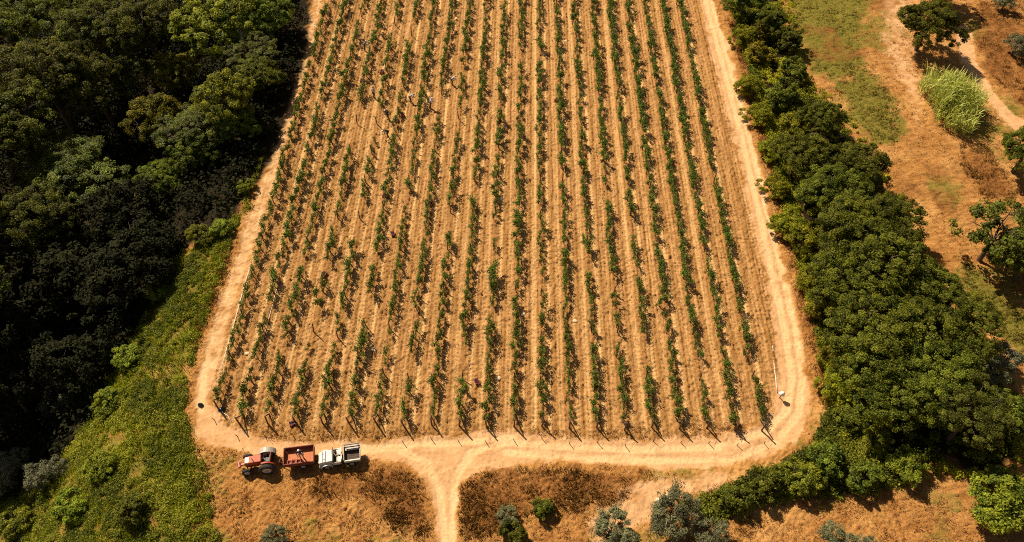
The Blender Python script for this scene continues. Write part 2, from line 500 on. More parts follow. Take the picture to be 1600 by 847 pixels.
M['ground'] = ground_material()

# ------------------------------------------------------------------ the ground sheet
def axis(parts, lo, hi):
    a = []
    for x0, x1, d in parts: a += list(np.arange(x0, x1 - 1e-6, d))
    a.append(parts[-1][1])
    def grow(s, e, d):
        o, x = [], s
        while abs(x) < abs(e):
            x += d * (1 if e > s else -1); o.append(x); d *= 1.45
        return o
    return np.array(sorted(grow(a[0], lo, 1.0)) + a + grow(a[-1], hi, 1.0))
ax = axis([(-88, -31, 0.35), (-31, 33, 0.115), (33, 88, 0.3)], -1800, 1800)
ay = axis([(8, 20, 0.35), (20, 62, 0.115), (62, 110, 0.15), (110, 126, 0.5)], -1800, 1800)
gx, gy = np.meshgrid(ax, ay)
X, Y = gx.ravel(), gy.ravel()
U, Vv = X * RN[0] + Y * RN[1], X * RD[0] + Y * RD[1]
wob = (vn1.fbm(X * 0.7, Y * 0.7, 3) - 0.5) * 1.4
near = (np.abs(X) < 140) & (Y > -30) & (Y < 150)
def region(pts, a, b, wb=1.0):
    o = np.zeros(X.shape)
    o[near] = sstep(a, b, sdist(X[near], Y[near], pts) + wob[near] * wb)
    return o
A_track = np.maximum(region(TRACK, -0.45, 0.5, 0.8), region(PATH, -0.3, 0.4, 0.4))
A_track = np.maximum(A_track, 0.75 * region(SANDY, -2.5, 1.5, 1.5))
A_track *= 1 - 0.4 * (1 - sstep(-24.5, -22.5, U + 0.0)) * sstep(V_NEAR + 2, V_NEAR + 10, Vv) * (X < 0)
DIRT = G((920, 815), (985, 765), (1050, 742), (1130, 738), (1170, 745), (1110, 765), (1060, 785), (985, 825), (930, 850))
A_track = np.maximum(A_track, 0.85 * region(DIRT, -1.2, 0.8, 1.6))
A_track *= 1 - 0.25 * sstep(0.45, 0.7, vn4.fbm(X * 0.55 + 11, Y * 0.55, 4))
A_soil = region(VINEYARD, -0.3, 0.3, 0.5)
A_green = np.zeros(X.shape)
for g_ in GREEN: A_green = np.maximum(A_green, region(g_, -2.5, 1.5, 2.0))
right_field = sstep(24, 34, X - 0.0) * (Y > 48)
A_green = np.maximum(A_green, right_field * sstep(0.52, 0.72, vn2.fbm(X * 0.14, Y * 0.14, 4)) * 0.75)
A_green = np.maximum(A_green, 0.8 * region(BANK, -1.0, 1.0))
A_green = np.maximum(A_green, (Y < 36) * sstep(0.5, 0.68, vn2.fbm(X * 0.3 + 31, Y * 0.3, 4)) * 0.6)
A_brown = np.zeros(X.shape)
for b_ in BROWN: A_brown = np.maximum(A_brown, region(b_, -1.2, 1.0, 1.6))
A_brown *= 0.45 + 0.75 * vn3.fbm(X * 0.45, Y * 0.45, 4)
A_brown = np.maximum(A_brown, right_field * sstep(0.58, 0.75, vn3.fbm(X * 0.18 + 9, Y * 0.18, 4)) * 0.7)
A_shade_litter = np.maximum(region(FOREST, -2.5, 0.5), 0.9 * region(BELT, 0.0, 2.5))
A_rut = np.zeros(X.shape)
for r_ in RUTS:
    d_ = seg_dist(X[near], Y[near], r_, False)
    A_rut[near] = np.maximum(A_rut[near], 1 - sstep(0.18, 0.5, d_ + (vn2(X[near] * 1.3, Y[near] * 1.3) - 0.5) * 0.2))
# lanes between the rows: two pale wheel strips, straw under the vines and down the middle
ph = (U - ROW_U[0]) / ROW_S
fr = ph - np.floor(ph)
lane_id = np.floor(ph).astype(int)
lane_rnd = np.random.default_rng(5).random(64)[np.clip(lane_id + 8, 0, 63)]
jit = (vn4(U * 0.01 + lane_id * 3.7, Vv * 0.08) - 0.5) * 0.08
w1 = np.exp(-((fr - 0.30 - jit) / 0.085) ** 2)
w2 = np.exp(-((fr - 0.72 - jit) / 0.085) ** 2)
A_lane = np.clip((w1 * (0.45 + 0.55 * lane_rnd * 1.2) + w2 * (1.0 - 0.75 * lane_rnd)) * (0.55 + 0.7 * vn2.fbm(U * 0.5, Vv * 0.12, 3)), 0, 1) * A_soil
A_straw = np.clip(np.exp(-((fr - 0.5) / 0.09) ** 2) * 0.8 + np.exp(-(np.minimum(fr, 1 - fr) / 0.12) ** 2) * 0.9, 0, 1) * (0.4 + 0.9 * vn3.fbm(U * 0.3, Vv * 0.1, 3))
A_straw = np.clip(np.maximum(A_straw, sstep(V_NEAR + 1.0, V_NEAR - 1.2, Vv) * 0.8), 0, 1) * A_soil
Z = terrain(X, Y)
fine = (X > -60) & (X < 75) & (Y > 8) & (Y < 122)
cl = np.zeros(X.shape)
cl[fine] = (np.maximum(vn1(X[fine] * 4.3, Y[fine] * 4.3) - 0.5, 0)) * 0.32 + (vn2(X[fine] * 6.3, Y[fine] * 6.3) - 0.5) * 0.18 + (vn3(X[fine] * 1.1, Y[fine] * 1.1) - 0.5) * 0.12
tread = 0.05 * np.sin(Vv * 2 * math.pi / 0.46 + 2.2 * np.abs(fr - 0.5) * 8) * (w1 + w2) * A_soil * (0.3 + 1.2 * vn2(U * 1.5, Vv * 0.2))
furrow = 0.06 * np.sin(U * 2 * math.pi / (ROW_S / 6) + 1.6 * vn3(U * 0.5, Vv * 0.12)) * A_soil * (0.25 + vn1(U * 2.1 + 40, Vv * 0.35))
Z = Z + cl * (1 - 0.8 * np.clip(A_track, 0, 1)) * (1 - 0.65 * A_lane) + np.where(fine, tread + furrow, 0)
Z = Z - 0.06 * A_rut * np.clip(A_track, 0, 1) - 0.03 * A_lane + 0.07 * np.exp(-(np.minimum(fr, 1 - fr) / 0.12) ** 2) * A_soil
Z = Z + 0.25 * A_brown * vn1.fbm(X * 1.5, Y * 1.5, 3) * fine
nx, ny = len(ax), len(ay)
idx = np.arange(nx * ny).reshape(ny, nx)
Q = np.stack([idx[:-1, :-1], idx[:-1, 1:], idx[1:, 1:], idx[1:, :-1]], -1).reshape(-1, 4)
ATT = dict(track=A_track, soil=A_soil, green=A_green, brown=A_brown, shade_litter=A_shade_litter, rut=A_rut, lane=A_lane, straw=A_straw)
is_tr = A_track[Q].mean(1) > 0.5
cxq = X[Q].mean(1)
is_path = is_tr & (cxq > 40)
is_tr &= ~is_path
is_so = (A_soil[Q].mean(1) > 0.5) & ~is_tr
is_fo = (A_shade_litter[Q].mean(1) > 0.6) & (cxq < 0) & ~is_tr
def sheet(name, mask):
    q = Q[mask]
    u, inv = np.unique(q, return_inverse=True)
    me = np_mesh(name, np.stack([X[u], Y[u], Z[u]], 1), inv.reshape(-1, 4), M['ground'], attrs={k: v[u] for k, v in ATT.items()}, smooth=True)
    return tag(obj(name, me), kind='structure')
sheet('ground', ~(is_tr | is_path | is_so | is_fo))
sheet('dirt_track', is_tr)
sheet('dirt_path', is_path)
sheet('vineyard_soil', is_so)
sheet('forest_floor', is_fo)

# ------------------------------------------------------------------ leaves
def unit(a): return a / (np.linalg.norm(a, axis=1, keepdims=True) + 1e-9)

def cards(rng, c, nrm, L, W):
    n = len(c)
    a = unit(np.cross(nrm, rng.normal(size=(n, 3))))
    b = np.cross(nrm, a)
    L = (L * rng.uniform(0.6, 1.35, n))[:, None]; W = (W * rng.uniform(0.6, 1.35, n))[:, None]
    v = np.stack([c + a * L, c + b * W + nrm * W * 0.25, c - a * L, c - b * W + nrm * W * 0.25], 1).reshape(-1, 3)
    return v, np.arange(4 * n).reshape(-1, 4)

def clump_leaves(rng, cc, cr, per, L, W, out=None, flatz=0.6, ctint=None):
    n = len(cc)
    per = np.asarray(per) if hasattr(per, '__len__') else np.full(n, per)
    k = np.repeat(np.arange(n), per)
    m = len(k)
    d = unit(rng.normal(size=(m, 3)))
    r_ = np.power(rng.random(m), 0.45)[:, None] * cr[k][:, None]
    off = d * r_ * np.array([1, 1, flatz])
    c = cc[k] + off
    o = d if out is None else unit(d + out[k] * 0.8)
    nrm = unit(o * 0.6 + np.array([0, 0, 0.7]) + rng.normal(size=(m, 3)) * 0.55)
    tint = (np.full(n, 0.5) if ctint is None else ctint)[k] + rng.normal(size=m) * 0.2
    v, q = cards(rng, c, nrm, L, W)
    return v, q, np.clip(tint, 0, 1)

def make_crown(seed, rx, rz, nlobe, nclump, per, cr, L, W, spread=1.0, low=-0.35, low_fill=0.35):
    """clump centres on the skin of several lobes; crown centred at the origin"""
    rng = np.random.default_rng(seed)
    lob, lr = [], []
    for i in range(nlobe):
        d = unit(rng.normal(size=(1, 3)))[0]
        d[2] = abs(d[2]) * 1.0 - 0.25
        s = rng.uniform(0.35, 0.75) * spread
        lob.append(d * s * np.array([rx, rx, rz])); lr.append(rng.uniform(0.30, 0.52) * rx)
    lob, lr = np.array(lob), np.array(lr)
    P, O = [], []
    while len(P) < nclump:
        i = rng.integers(nlobe)
        d = unit(rng.normal(size=(1, 3)))[0]
        if d[2] < low and rng.random() > low_fill: continue
        p = lob[i] + d * lr[i] * np.array([1, 1, 0.8 * rz / rx + 0.1]) * rng.uniform(0.78, 1.22)
        ins = (np.linalg.norm((p - lob) / np.array([1, 1, 0.8]), axis=1) < lr * 0.72).any()
        if ins: continue
        if rng.random() < 0.12: p = lob[i] + (p - lob[i]) * rng.uniform(1.1, 1.35)
        P.append(p); O.append(d)
    P, O = np.array(P), np.array(O)
    crs = cr * rng.uniform(0.45, 1.3, nclump)
    ct = np.clip(0.42 + rng.normal(size=nclump) * 0.2, 0.03, 0.97)
    n_per = (per * rng.uniform(0.5, 1.4, nclump)).astype(int)
    v, q, t = clump_leaves(rng, P, crs, n_per, L, W, O, 0.65, ct)
    return v, q, t, P, lob

def trunk_mesh(name, seed, base_z, lob, P, r0, mat):
    """tapered trunk with limbs running into the lobes and twigs to some clumps"""
    rg = random.Random(seed)
    mb = MB()
    top = min(-0.1, 0.25 * base_z)
    mb.tube([(0, 0, base_z - 0.3), (0.05, 0.02, base_z * 0.6), (0.12, -0.05, top)], [r0 * 1.35, r0, r0 * 0.7], 9)
    for l in lob:
        l = Vector(l)
        m_ = Vector((0.1, -0.03, top)).lerp(l, 0.5) + Vector((rg.uniform(-.3, .3), rg.uniform(-.3, .3), 0.2))
        mb.tube([(0.1, -0.04, top - 0.2), m_, l, l * 1.25], [r0 * 0.5, r0 * 0.3, r0 * 0.18, 0.02], 6)
    for p in rg.sample(list(P), min(len(P), 40)):
        p = Vector(p); l = min((Vector(q) for q in lob), key=lambda q: (q - p).length)
        mb.tube([l, l.lerp(p, 0.55) + Vector((0, 0, 0.1)), p], [r0 * 0.16, r0 * 0.1, 0.012], 4, cap=False)
    return mb.mesh(name, mat)

class Kind:
    def __init__(s, name, crown, trunk, height): s.name, s.crown, s.trunk, s.height = name, crown, trunk, height

def tree_kind(name, seed, rx, rz, ht, mat, nlobe, nclump, per, cr, L, W, r0, spread=1.0, low=-0.35, low_fill=0.35):
    v, q, t, P, lob = make_crown(seed, rx, rz, nlobe, nclump, per, cr, L, W, spread, low, low_fill)
    c = np_mesh('crown', v, q, mat, tint=t)
    tr = trunk_mesh('trunk', seed, -ht, lob, P, r0, M['bark'])
    return Kind(name, c, tr, ht)

KIND = {}
def kinds(key, *a, n=2, **k):
    name, seed = a[0], a[1]
    KIND[key] = [tree_kind(name, seed + i * 31, *a[2:], **k) for i in range(n)]
#        key      name            seed rx  rz   ht  mat    lobes clumps per cr  L    W    r0
kinds('oak', 'oak_tree', 11, 4.0, 2.9, 4.6, M['oak'], 16, 420, 170, 0.50, 0.085, 0.055, 0.24, n=3, spread=1.1)
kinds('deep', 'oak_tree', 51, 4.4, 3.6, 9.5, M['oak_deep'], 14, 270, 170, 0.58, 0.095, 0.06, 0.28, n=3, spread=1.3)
kinds('shade', 'evergreen_tree', 71, 4.2, 3.2, 5.0, M['shade'], 11, 150, 75, 0.8, 0.2, 0.13, 0.22, n=2, spread=1.2, low_fill=0.6)  # low trees whose shade is painted into the leaf colour
kinds('locust', 'locust_tree', 91, 4.2, 3.4, 6.0, M['locust'], 13, 240, 115, 0.56, 0.12, 0.07, 0.24, n=2, spread=1.15)
kinds('bush', 'bush', 131, 1.9, 1.3, 1.25, M['bright'], 9, 130, 130, 0.36, 0.075, 0.05, 0.08, n=3, low_fill=0.8)
kinds('lime', 'bush', 151, 1.9, 1.3, 1.25, M['lime'], 9, 130, 130, 0.36, 0.075, 0.05, 0.08, n=2, low_fill=0.8)
kinds('dkbush', 'bush', 171, 2.0, 1.5, 1.4, M['oak'], 9, 140, 90, 0.36, 0.10, 0.065, 0.09, n=2, low_fill=0.8)
kinds('yellow', 'bush', 211, 1.9, 1.5, 1.4, M['yellow'], 8, 120, 90, 0.36, 0.10, 0.065, 0.08, n=1, low_fill=0.8)
kinds('olive', 'olive_tree', 251, 2.0, 1.5, 1.9, M['olive'], 9, 90, 90, 0.42, 0.12, 0.035, 0.14, n=2)
kinds('silver', 'willow_bush', 291, 2.4, 2.0, 2.0, M['silver'], 9, 85, 80, 0.5, 0.17, 0.04, 0.09, n=1, spread=1.2)
kinds('sparse', 'sparse_tree', 331, 3.6, 2.6, 4.2, M['oak_deep'], 9, 70, 75, 0.6, 0.15, 0.1, 0.2, n=1, spread=1.35, low_fill=0.2)

rt = random.Random(7)
def tree(key, px, py, s=1.0, label=None, group=None, cat=None, sz=1.0, h=None):
    k = rt.choice(KIND[key])
    hc = k.height * s * sz if h is None else h
    p = hit(px, py, hc)
    z = float(terrain(p[0], p[1]))
    e = empty(k.name, (p[0], p[1], z), rt.uniform(0, 6.28), (s, s, s * sz), label, cat or ('tree' if 'tree' in k.name else 'bush'), group)
    for nm, me in (('crown', k.crown), ('trunk', k.trunk)):
        c = obj(nm, me, e)
        c.location = (0, 0, k.height if h is None else h / (s * sz))
    return e

# ---- the wood on the left
WG = 'trees of the dark wood on the left'
for a in [
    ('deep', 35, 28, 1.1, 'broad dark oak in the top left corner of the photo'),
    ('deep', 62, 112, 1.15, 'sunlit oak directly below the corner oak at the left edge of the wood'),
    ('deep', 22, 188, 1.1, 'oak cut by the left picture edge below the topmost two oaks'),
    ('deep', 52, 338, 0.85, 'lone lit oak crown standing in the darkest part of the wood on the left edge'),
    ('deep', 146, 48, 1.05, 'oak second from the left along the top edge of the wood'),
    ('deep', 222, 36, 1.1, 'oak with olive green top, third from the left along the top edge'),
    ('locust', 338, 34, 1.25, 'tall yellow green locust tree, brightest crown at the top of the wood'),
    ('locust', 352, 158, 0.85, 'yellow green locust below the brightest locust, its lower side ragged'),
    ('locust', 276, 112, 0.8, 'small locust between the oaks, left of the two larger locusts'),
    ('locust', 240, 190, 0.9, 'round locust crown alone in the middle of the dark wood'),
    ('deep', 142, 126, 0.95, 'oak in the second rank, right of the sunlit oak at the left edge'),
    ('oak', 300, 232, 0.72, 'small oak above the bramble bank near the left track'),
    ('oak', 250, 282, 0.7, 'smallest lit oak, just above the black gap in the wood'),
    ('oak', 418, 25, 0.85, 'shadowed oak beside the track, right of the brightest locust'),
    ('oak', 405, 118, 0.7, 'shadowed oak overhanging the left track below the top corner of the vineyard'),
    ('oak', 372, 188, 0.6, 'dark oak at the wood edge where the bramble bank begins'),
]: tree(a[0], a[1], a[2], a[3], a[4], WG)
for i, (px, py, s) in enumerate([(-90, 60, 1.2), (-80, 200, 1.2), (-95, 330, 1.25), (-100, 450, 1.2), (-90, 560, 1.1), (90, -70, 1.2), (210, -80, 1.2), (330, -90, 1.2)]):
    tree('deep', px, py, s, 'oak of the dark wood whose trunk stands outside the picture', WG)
tree('bush', 312, 368, 0.8, 'bright bush closing the gap between wood and upper bank')
UG = 'low trees in the shade of the wood'
nth = ['first', 'second', 'third', 'fourth', 'fifth', 'sixth', 'seventh', 'eighth', 'ninth', 'tenth', 'eleventh', 'twelfth', 'thirteenth',
       'fourteenth', 'fifteenth', 'sixteenth', 'seventeenth', 'eighteenth', 'nineteenth', 'twentieth', 'twenty-first', 'twenty-second', 'twenty-third', 'twenty-fourth', 'twenty-fifth']
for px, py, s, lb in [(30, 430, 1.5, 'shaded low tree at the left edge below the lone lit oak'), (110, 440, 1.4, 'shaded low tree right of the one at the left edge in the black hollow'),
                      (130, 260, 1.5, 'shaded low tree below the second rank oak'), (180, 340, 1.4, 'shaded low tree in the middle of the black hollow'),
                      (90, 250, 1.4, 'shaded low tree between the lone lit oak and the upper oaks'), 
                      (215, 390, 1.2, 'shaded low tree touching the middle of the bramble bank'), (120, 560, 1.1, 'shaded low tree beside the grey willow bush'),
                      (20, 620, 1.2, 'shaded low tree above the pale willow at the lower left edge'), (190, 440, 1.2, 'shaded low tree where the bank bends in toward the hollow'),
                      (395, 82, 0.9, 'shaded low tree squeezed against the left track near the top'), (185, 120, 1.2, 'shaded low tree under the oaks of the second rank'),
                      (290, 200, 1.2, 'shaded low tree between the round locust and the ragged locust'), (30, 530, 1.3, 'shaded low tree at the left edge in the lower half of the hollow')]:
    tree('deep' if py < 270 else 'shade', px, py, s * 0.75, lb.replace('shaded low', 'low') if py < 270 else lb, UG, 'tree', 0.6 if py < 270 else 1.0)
tree('silver', 95, 600, 1.1, 'grey willow bush standing in shade beside the bramble bank', cat='bush')
tree('silver', 10, 740, 0.9, 'pale willow bush at the lower left edge in shade', cat='bush')
tree('silver', 70, 742, 0.75, 'sunlit silvery bush on top of the bramble bank at lower left', cat='bush')

BG_ = 'bushes on the bramble bank left of the vineyard'
for px, py, s, k, lb in [(385, 290, 0.6, 'bush', 'low bush at the narrow upper end of the bramble bank'), (345, 355, 0.7, 'bush', 'bright bush on the upper bank beside the left track'),
                         (250, 450, 0.7, 'bush', 'bush on the shaded rim of the bank halfway down'),
                         (200, 560, 0.75, 'bush', 'bush jutting toward the hollow from the bank'),
                         (165, 630, 0.8, 'bush', 'large bush on the lower rim of the bank above the sunlit silvery bush'), 
                         (110, 790, 0.9, 'bush', 'leafy bush near the bottom edge of the bank'), (25, 815, 0.9, 'bush', 'bush in the bottom left corner'),
                         (205, 800, 0.75, 'dkbush', 'dark bush at the foot of the bank above the bottom edge'), 
                         (160, 730, 0.75, 'bush', 'bush on the bank right of the sunlit silvery bush')]:
    tree(k, px, py, s, lb, BG_)

# ---- the belt of trees right of the vineyard
RG = 'trees of the belt right of the vineyard'
for k, px, py, s, lb in [
    ('oak', 1165, -5, 0.7, 'dark oak at the very top of the belt beside the right track'),
    ('oak', 1205, 30, 0.55, 'small dark oak second from the top of the belt'),
    ('dkbush', 1232, 62, 1.1, 'dark upright bush on the field side near the top of the belt'),
    ('bush', 1160, 55, 0.8, 'bright bush by the right track near the top'),
    ('yellow', 1182, 52, 0.85, 'olive yellow bush at the top of the belt, upper of two'),
    ('yellow', 1186, 82, 0.9, 'yellow crowned round bush in the belt, lower of two'),
    ('dkbush', 1240, 108, 0.95, 'dark bush below the upright one on the field side of the belt'),
    ('dkbush', 1222, 145, 1.25, 'round dark bush filling the belt below the yellow bushes'),
    ('bush', 1172, 135, 0.8, 'bright bush leaning toward the track beside the round dark bush'),
    ('bush', 1185, 178, 0.8, 'bright bush beside the track, second below the yellow crowned bush'),
    ('oak', 1288, 185, 0.62, 'dark oak at the field edge where the belt starts to widen'),
    ('bush', 1238, 196, 1.1, 'sunlit bush between the track and the widening of the belt'),
    ('oak', 1262, 248, 0.82, 'lit oak in the upper half of the belt, nearest the track'),
    ('bush', 1200, 235, 0.7, 'low bright bush at the track, left of the lit oak'),
    ('oak', 1345, 262, 0.8, 'oak at the field side with shadow on the dry field, upper half'),
    ('oak', 1305, 300, 0.85, 'oak in the middle of the belt below the lit oak'),
    ('bush', 1212, 290, 0.75, 'bright bush by the track below the low bright one'),
    ('bush', 1226, 350, 0.85, 'yellow green bush hugging the track midway down the belt'),
    ('bush', 1252, 378, 0.9, 'yellow green bush just right of the one hugging the track'),
    ('oak', 1330, 358, 0.95, 'broad oak in the middle of the belt beside the yellow green bushes'),
    ('oak', 1392, 345, 0.8, 'oak on the field side with its shadow edging the dry field'),
    ('oak', 1382, 425, 1.1, 'largest oak in the centre of the belt'),
    ('oak', 1318, 440, 0.85, 'oak on the track side left of the largest oak'),
    ('oak', 1442, 450, 0.9, 'oak on the field side right of the largest oak'),
    ('bush', 1285, 475, 0.8, 'bright yellow green bush at the track beside the oaks'),
    ('bush', 1262, 440, 0.6, 'small bright bush at the track above the bright yellow green one'),
    ('oak', 1362, 520, 1.05, 'broad oak below the largest oak, middle of the belt'),
    ('oak', 1432, 528, 1.0, 'oak right of the broad one below the largest oak'),
    ('oak', 1495, 508, 0.9, 'oak at the field side near the green patch of grass'),
    ('oak', 1385, 600, 0.95, 'lower oak of the belt above the black shadow'),
    ('oak', 1460, 588, 0.95, 'lower oak of the belt second from the right'),
    ('bush', 1300, 545, 0.75, 'bright bush right of the track bend, upper one'),
    ('bush', 1312, 600, 0.8, 'bright bush right of the track bend, lower one'),
    ('silver', 1560, 565, 0.9, 'grey green willow bush at the right edge of the belt'),
    ('deep', 1525, 640, 0.6, 'shaded tree right of the black shadow at the belt foot'),
    ('dkbush', 1570, 650, 1.2, 'dark bush near the right picture edge above the big round bush'),
    ('dkbush', 1335, 655, 0.75, 'dark bush below the bright ones at the track bend'),
    ('bush', 1372, 690, 0.65, 'bush with yellow leaves beside the black shadow'),
    ('bush', 1415, 728, 0.8, 'bush at the tip of the hedge above the ploughed corner'),
    ('dkbush', 1350, 748, 0.85, 'round dark bush in the hedge by the ploughed corner'),
    ('dkbush', 1290, 718, 0.9, 'dark bush in the hedge inside the track bend'),
    ('bush', 1250, 745, 0.85, 'bush in the hedge midway between bend and olive tree'),
    ('dkbush', 1195, 755, 0.85, 'dark bush in the hedge toward the olive tree'),
    ('dkbush', 1150, 778, 0.75, 'last dark bush of the hedge next to the olive tree'),
    ('bush', 1568, 790, 1.6, 'big round green bush in the lower right corner'),
]: tree('lime' if k == 'bush' and px < 1330 and py < 650 else k, px, py, s * (1.18 if k == 'bush' and s < 1 else 1), lb, RG)
# ---- single trees and bushes
tree('oak', 1452, 35, 0.95, 'dark oak standing alone on the dry field at the top right')
tree('oak', 1475, -25, 0.8, 'dark oak partly cut off by the top edge, behind the lone oak')
tree('olive', 1590, 70, 0.9, 'grey green olive tree at the right edge beyond the sandy path')
tree('olive', 1570, 5, 0.7, 'small grey olive tree in the top right corner')
tree('oak', 1605, 235, 0.75, 'dark oak cut by the right edge below the sandy path')
tree('sparse', 1560, 365, 1.05, 'thin crowned tree with bare branches at the right edge')
tree('oak', 1612, 400, 0.85, 'dark dense tree cut by the right edge behind the bare branched one')
tree('olive', 1055, 805, 1.15, 'big silvery olive tree with bare branches below the track')
tree('olive', 955, 830, 0.95, 'spreading olive bush left of the big silvery olive tree')
tree('dkbush', 848, 795, 0.5, 'small dark round bush standing alone on the brown weeds')
tree('olive', 790, 808, 0.5, 'small grey bush left of the small dark round bush')
tree('dkbush', 800, 832, 0.6, 'scrubby bush at the bottom edge below the small grey bush')
tree('olive', 432, 835, 0.55, 'small olive tree at the bottom edge below the tractor')
tree('olive', 1310, 842, 0.75, 'olive tree peeping over the bottom edge in the ploughed corner')
tree('olive', 1352, 850, 0.5, 'small olive tree at the bottom edge right of the peeping one')
tree('olive', 1110, 838, 0.8, 'low grey bush at the bottom edge right of the big olive tree')

# ---- reed clump on the right
def blades(rng, base, hgt, wid, lean, tint, bend=True):
    """upright tapering blades, two quads each"""
    n = len(base)
    d = rng.uniform(0, 2 * math.pi, n)
    lv = np.stack([np.cos(d), np.sin(d), np.zeros(n)], 1) * (lean * rng.uniform(0.2, 1.0, n) * hgt)[:, None]
    s = rng.uniform(0, 2 * math.pi, n)
    sv = np.stack([np.cos(s), np.sin(s), np.zeros(n)], 1) * wid[:, None] / 2
    up = np.stack([np.zeros(n), np.zeros(n), hgt], 1)
    m_ = base + up * 0.6 + lv * 0.35
    tp = base + up * 0.95 + lv
    v = np.stack([base - sv, base + sv, m_ + sv * 0.9, m_ - sv * 0.9, tp + sv * 0.25, tp - sv * 0.25], 1).reshape(-1, 3)
    i = np.arange(n)[:, None] * 6
    q = np.concatenate([i + np.array([[0, 1, 2, 3]]), i + np.array([[3, 2, 4, 5]])], 1).reshape(-1, 4)
    return v, q, np.repeat(tint, 2)

def reed_mesh(seed, rad, n, h):
    rng = np.random.default_rng(seed)
    a = rng.uniform(0, 6.283, n); lob = 1 + 0.22 * np.sin(3 * a + 1) + 0.13 * np.sin(5 * a + 2)
    r_ = rad * np.power(rng.random(n), 0.62) * lob
    hh = h * rng.uniform(0.35, 1.25, n) * (1.0 - 0.3 * np.minimum(r_ / rad, 1) ** 2)
    base = np.stack([r_ * np.cos(a), r_ * np.sin(a), np.zeros(n)], 1)
    v1, q1, t1 = blades(rng, base, hh, np.full(n, 0.05), 0.3, np.clip(rng.normal(0.4, 0.2, n), 0, 1))
    lf = np.repeat(np.arange(n), 9)
    m = len(lf)
    lb = base[lf] + np.stack([rng.normal(0, .12, m), rng.normal(0, .12, m), hh[lf] * rng.uniform(0.35, 0.98, m)], 1)
    v2, q2, t2 = blades(rng, lb, rng.uniform(0.4, 1.0, m), np.full(m, 0.07), 1.2, np.clip(rng.normal(0.5, 0.25, m), 0, 1))
    return np_mesh('reed_clump', np.concatenate([v1, v2]), np.concatenate([q1, q2 + len(v1)]), M['reed'], tint=np.concatenate([t1, t2]))
p = hit(1482, 172)
o = obj('reed_clump', reed_mesh(5, 3.0, 620, 3.8))
o.location = (p[0], p[1], -0.05); o.scale = (1.0, 1.5, 1)
tag(o, 'big pale green reed clump beside the sandy path', 'reeds')

# ------------------------------------------------------------------ ground cover nobody could count
def in_poly(rng, pts, n):
    p = np.array(pts); lo, hi = p.min(0), p.max(0)
    out = np.zeros((0, 2))
    while len(out) < n:
        c = rng.uniform(lo, hi, (n * 2, 2))
        out = np.concatenate([out, c[inside(c[:, 0], c[:, 1], pts)]])
    return out[:n]

def cover(name, seed, polys, mat, label, cat, cr, per, L, W, zf, gaps=0):
    rng = np.random.default_rng(seed)
    P = np.concatenate([in_poly(rng, pts, n) for pts, n in polys])
    if gaps: P = P[vn1.fbm(P[:, 0] * 0.42 + 7, P[:, 1] * 0.42, 3) + rng.normal(size=len(P)) * 0.07 > gaps]
    n = len(P)
    hv = vn2.fbm(P[:, 0] * 0.5 + 3, P[:, 1] * 0.5, 3)
    crs = cr * rng.uniform(0.5, 1.4, n) * (0.55 + 0.9 * hv)
    C3 = np.stack([P[:, 0], P[:, 1], terrain(P[:, 0], P[:, 1]) + crs * zf], 1)
    ct = np.clip(0.45 + (vn3.fbm(P[:, 0] * 0.35, P[:, 1] * 0.35, 3) - 0.5) * 1.5 + rng.normal(size=n) * 0.16, 0, 1)
    v, q, t = clump_leaves(rng, C3, crs, (per * rng.uniform(0.5, 1.4, n)).astype(int), L, W, None, 0.6, ct)
    return tag(obj(name, np_mesh(name, v, q, mat, tint=t)), label, cat, kind='stuff')
HEDGE = G((1060, 790), (1120, 770), (1200, 735), (1270, 700), (1290, 640), (1330, 650), (1360, 700), (1440, 730), (1380, 760), (1280, 775), (1180, 790), (1120, 820))
EDGE = G((1125, -60), (1165, 90), (1195, 200), (1228, 340), (1255, 440), (1280, 540), (1300, 640), (1340, 640), (1310, 540), (1275, 420), (1240, 320), (1205, 180), (1160, 50), (1140, -60))
STRAY = G((285, 640), (304, 690), (325, 760), (345, 870), (270, 870), (285, 760))
cover('brambles', 3, [(BANK, 3000), (STRAY, 110)], M['bright'], 'tangled yellow green brambles covering the bank left of the vineyard', 'brambles', 0.40, 120, 0.07, 0.045, 0.55, 0.39)
FOREST_IN = G((480, -60), (465, 80), (436, 180), (396, 270), (348, 345), (258, 410), (213, 520), (148, 640), (93, 720), (0, 790), (-120, 840), (-160, 500), (-140, -60))
cover('undergrowth', 4, [(FOREST_IN, 2600)], M['shade'], 'dark undergrowth in the shade beneath the left wood', 'undergrowth', 1.25, 60, 0.22, 0.14, 0.8)  # same near-black leaves, the hollow's shade put into their colour
cover('hedge_scrub', 6, [(HEDGE, 800)], M['oak'], 'dark green scrub filling the hedge inside the track bend', 'scrub', 0.5, 75, 0.10, 0.065, 0.6)
cover('scrub', 5, [(EDGE, 1500), (BELT, 1800)], M['lime'], 'low green scrub at the foot of the tree belt and hedge', 'scrub', 0.48, 75, 0.10, 0.065, 0.6)

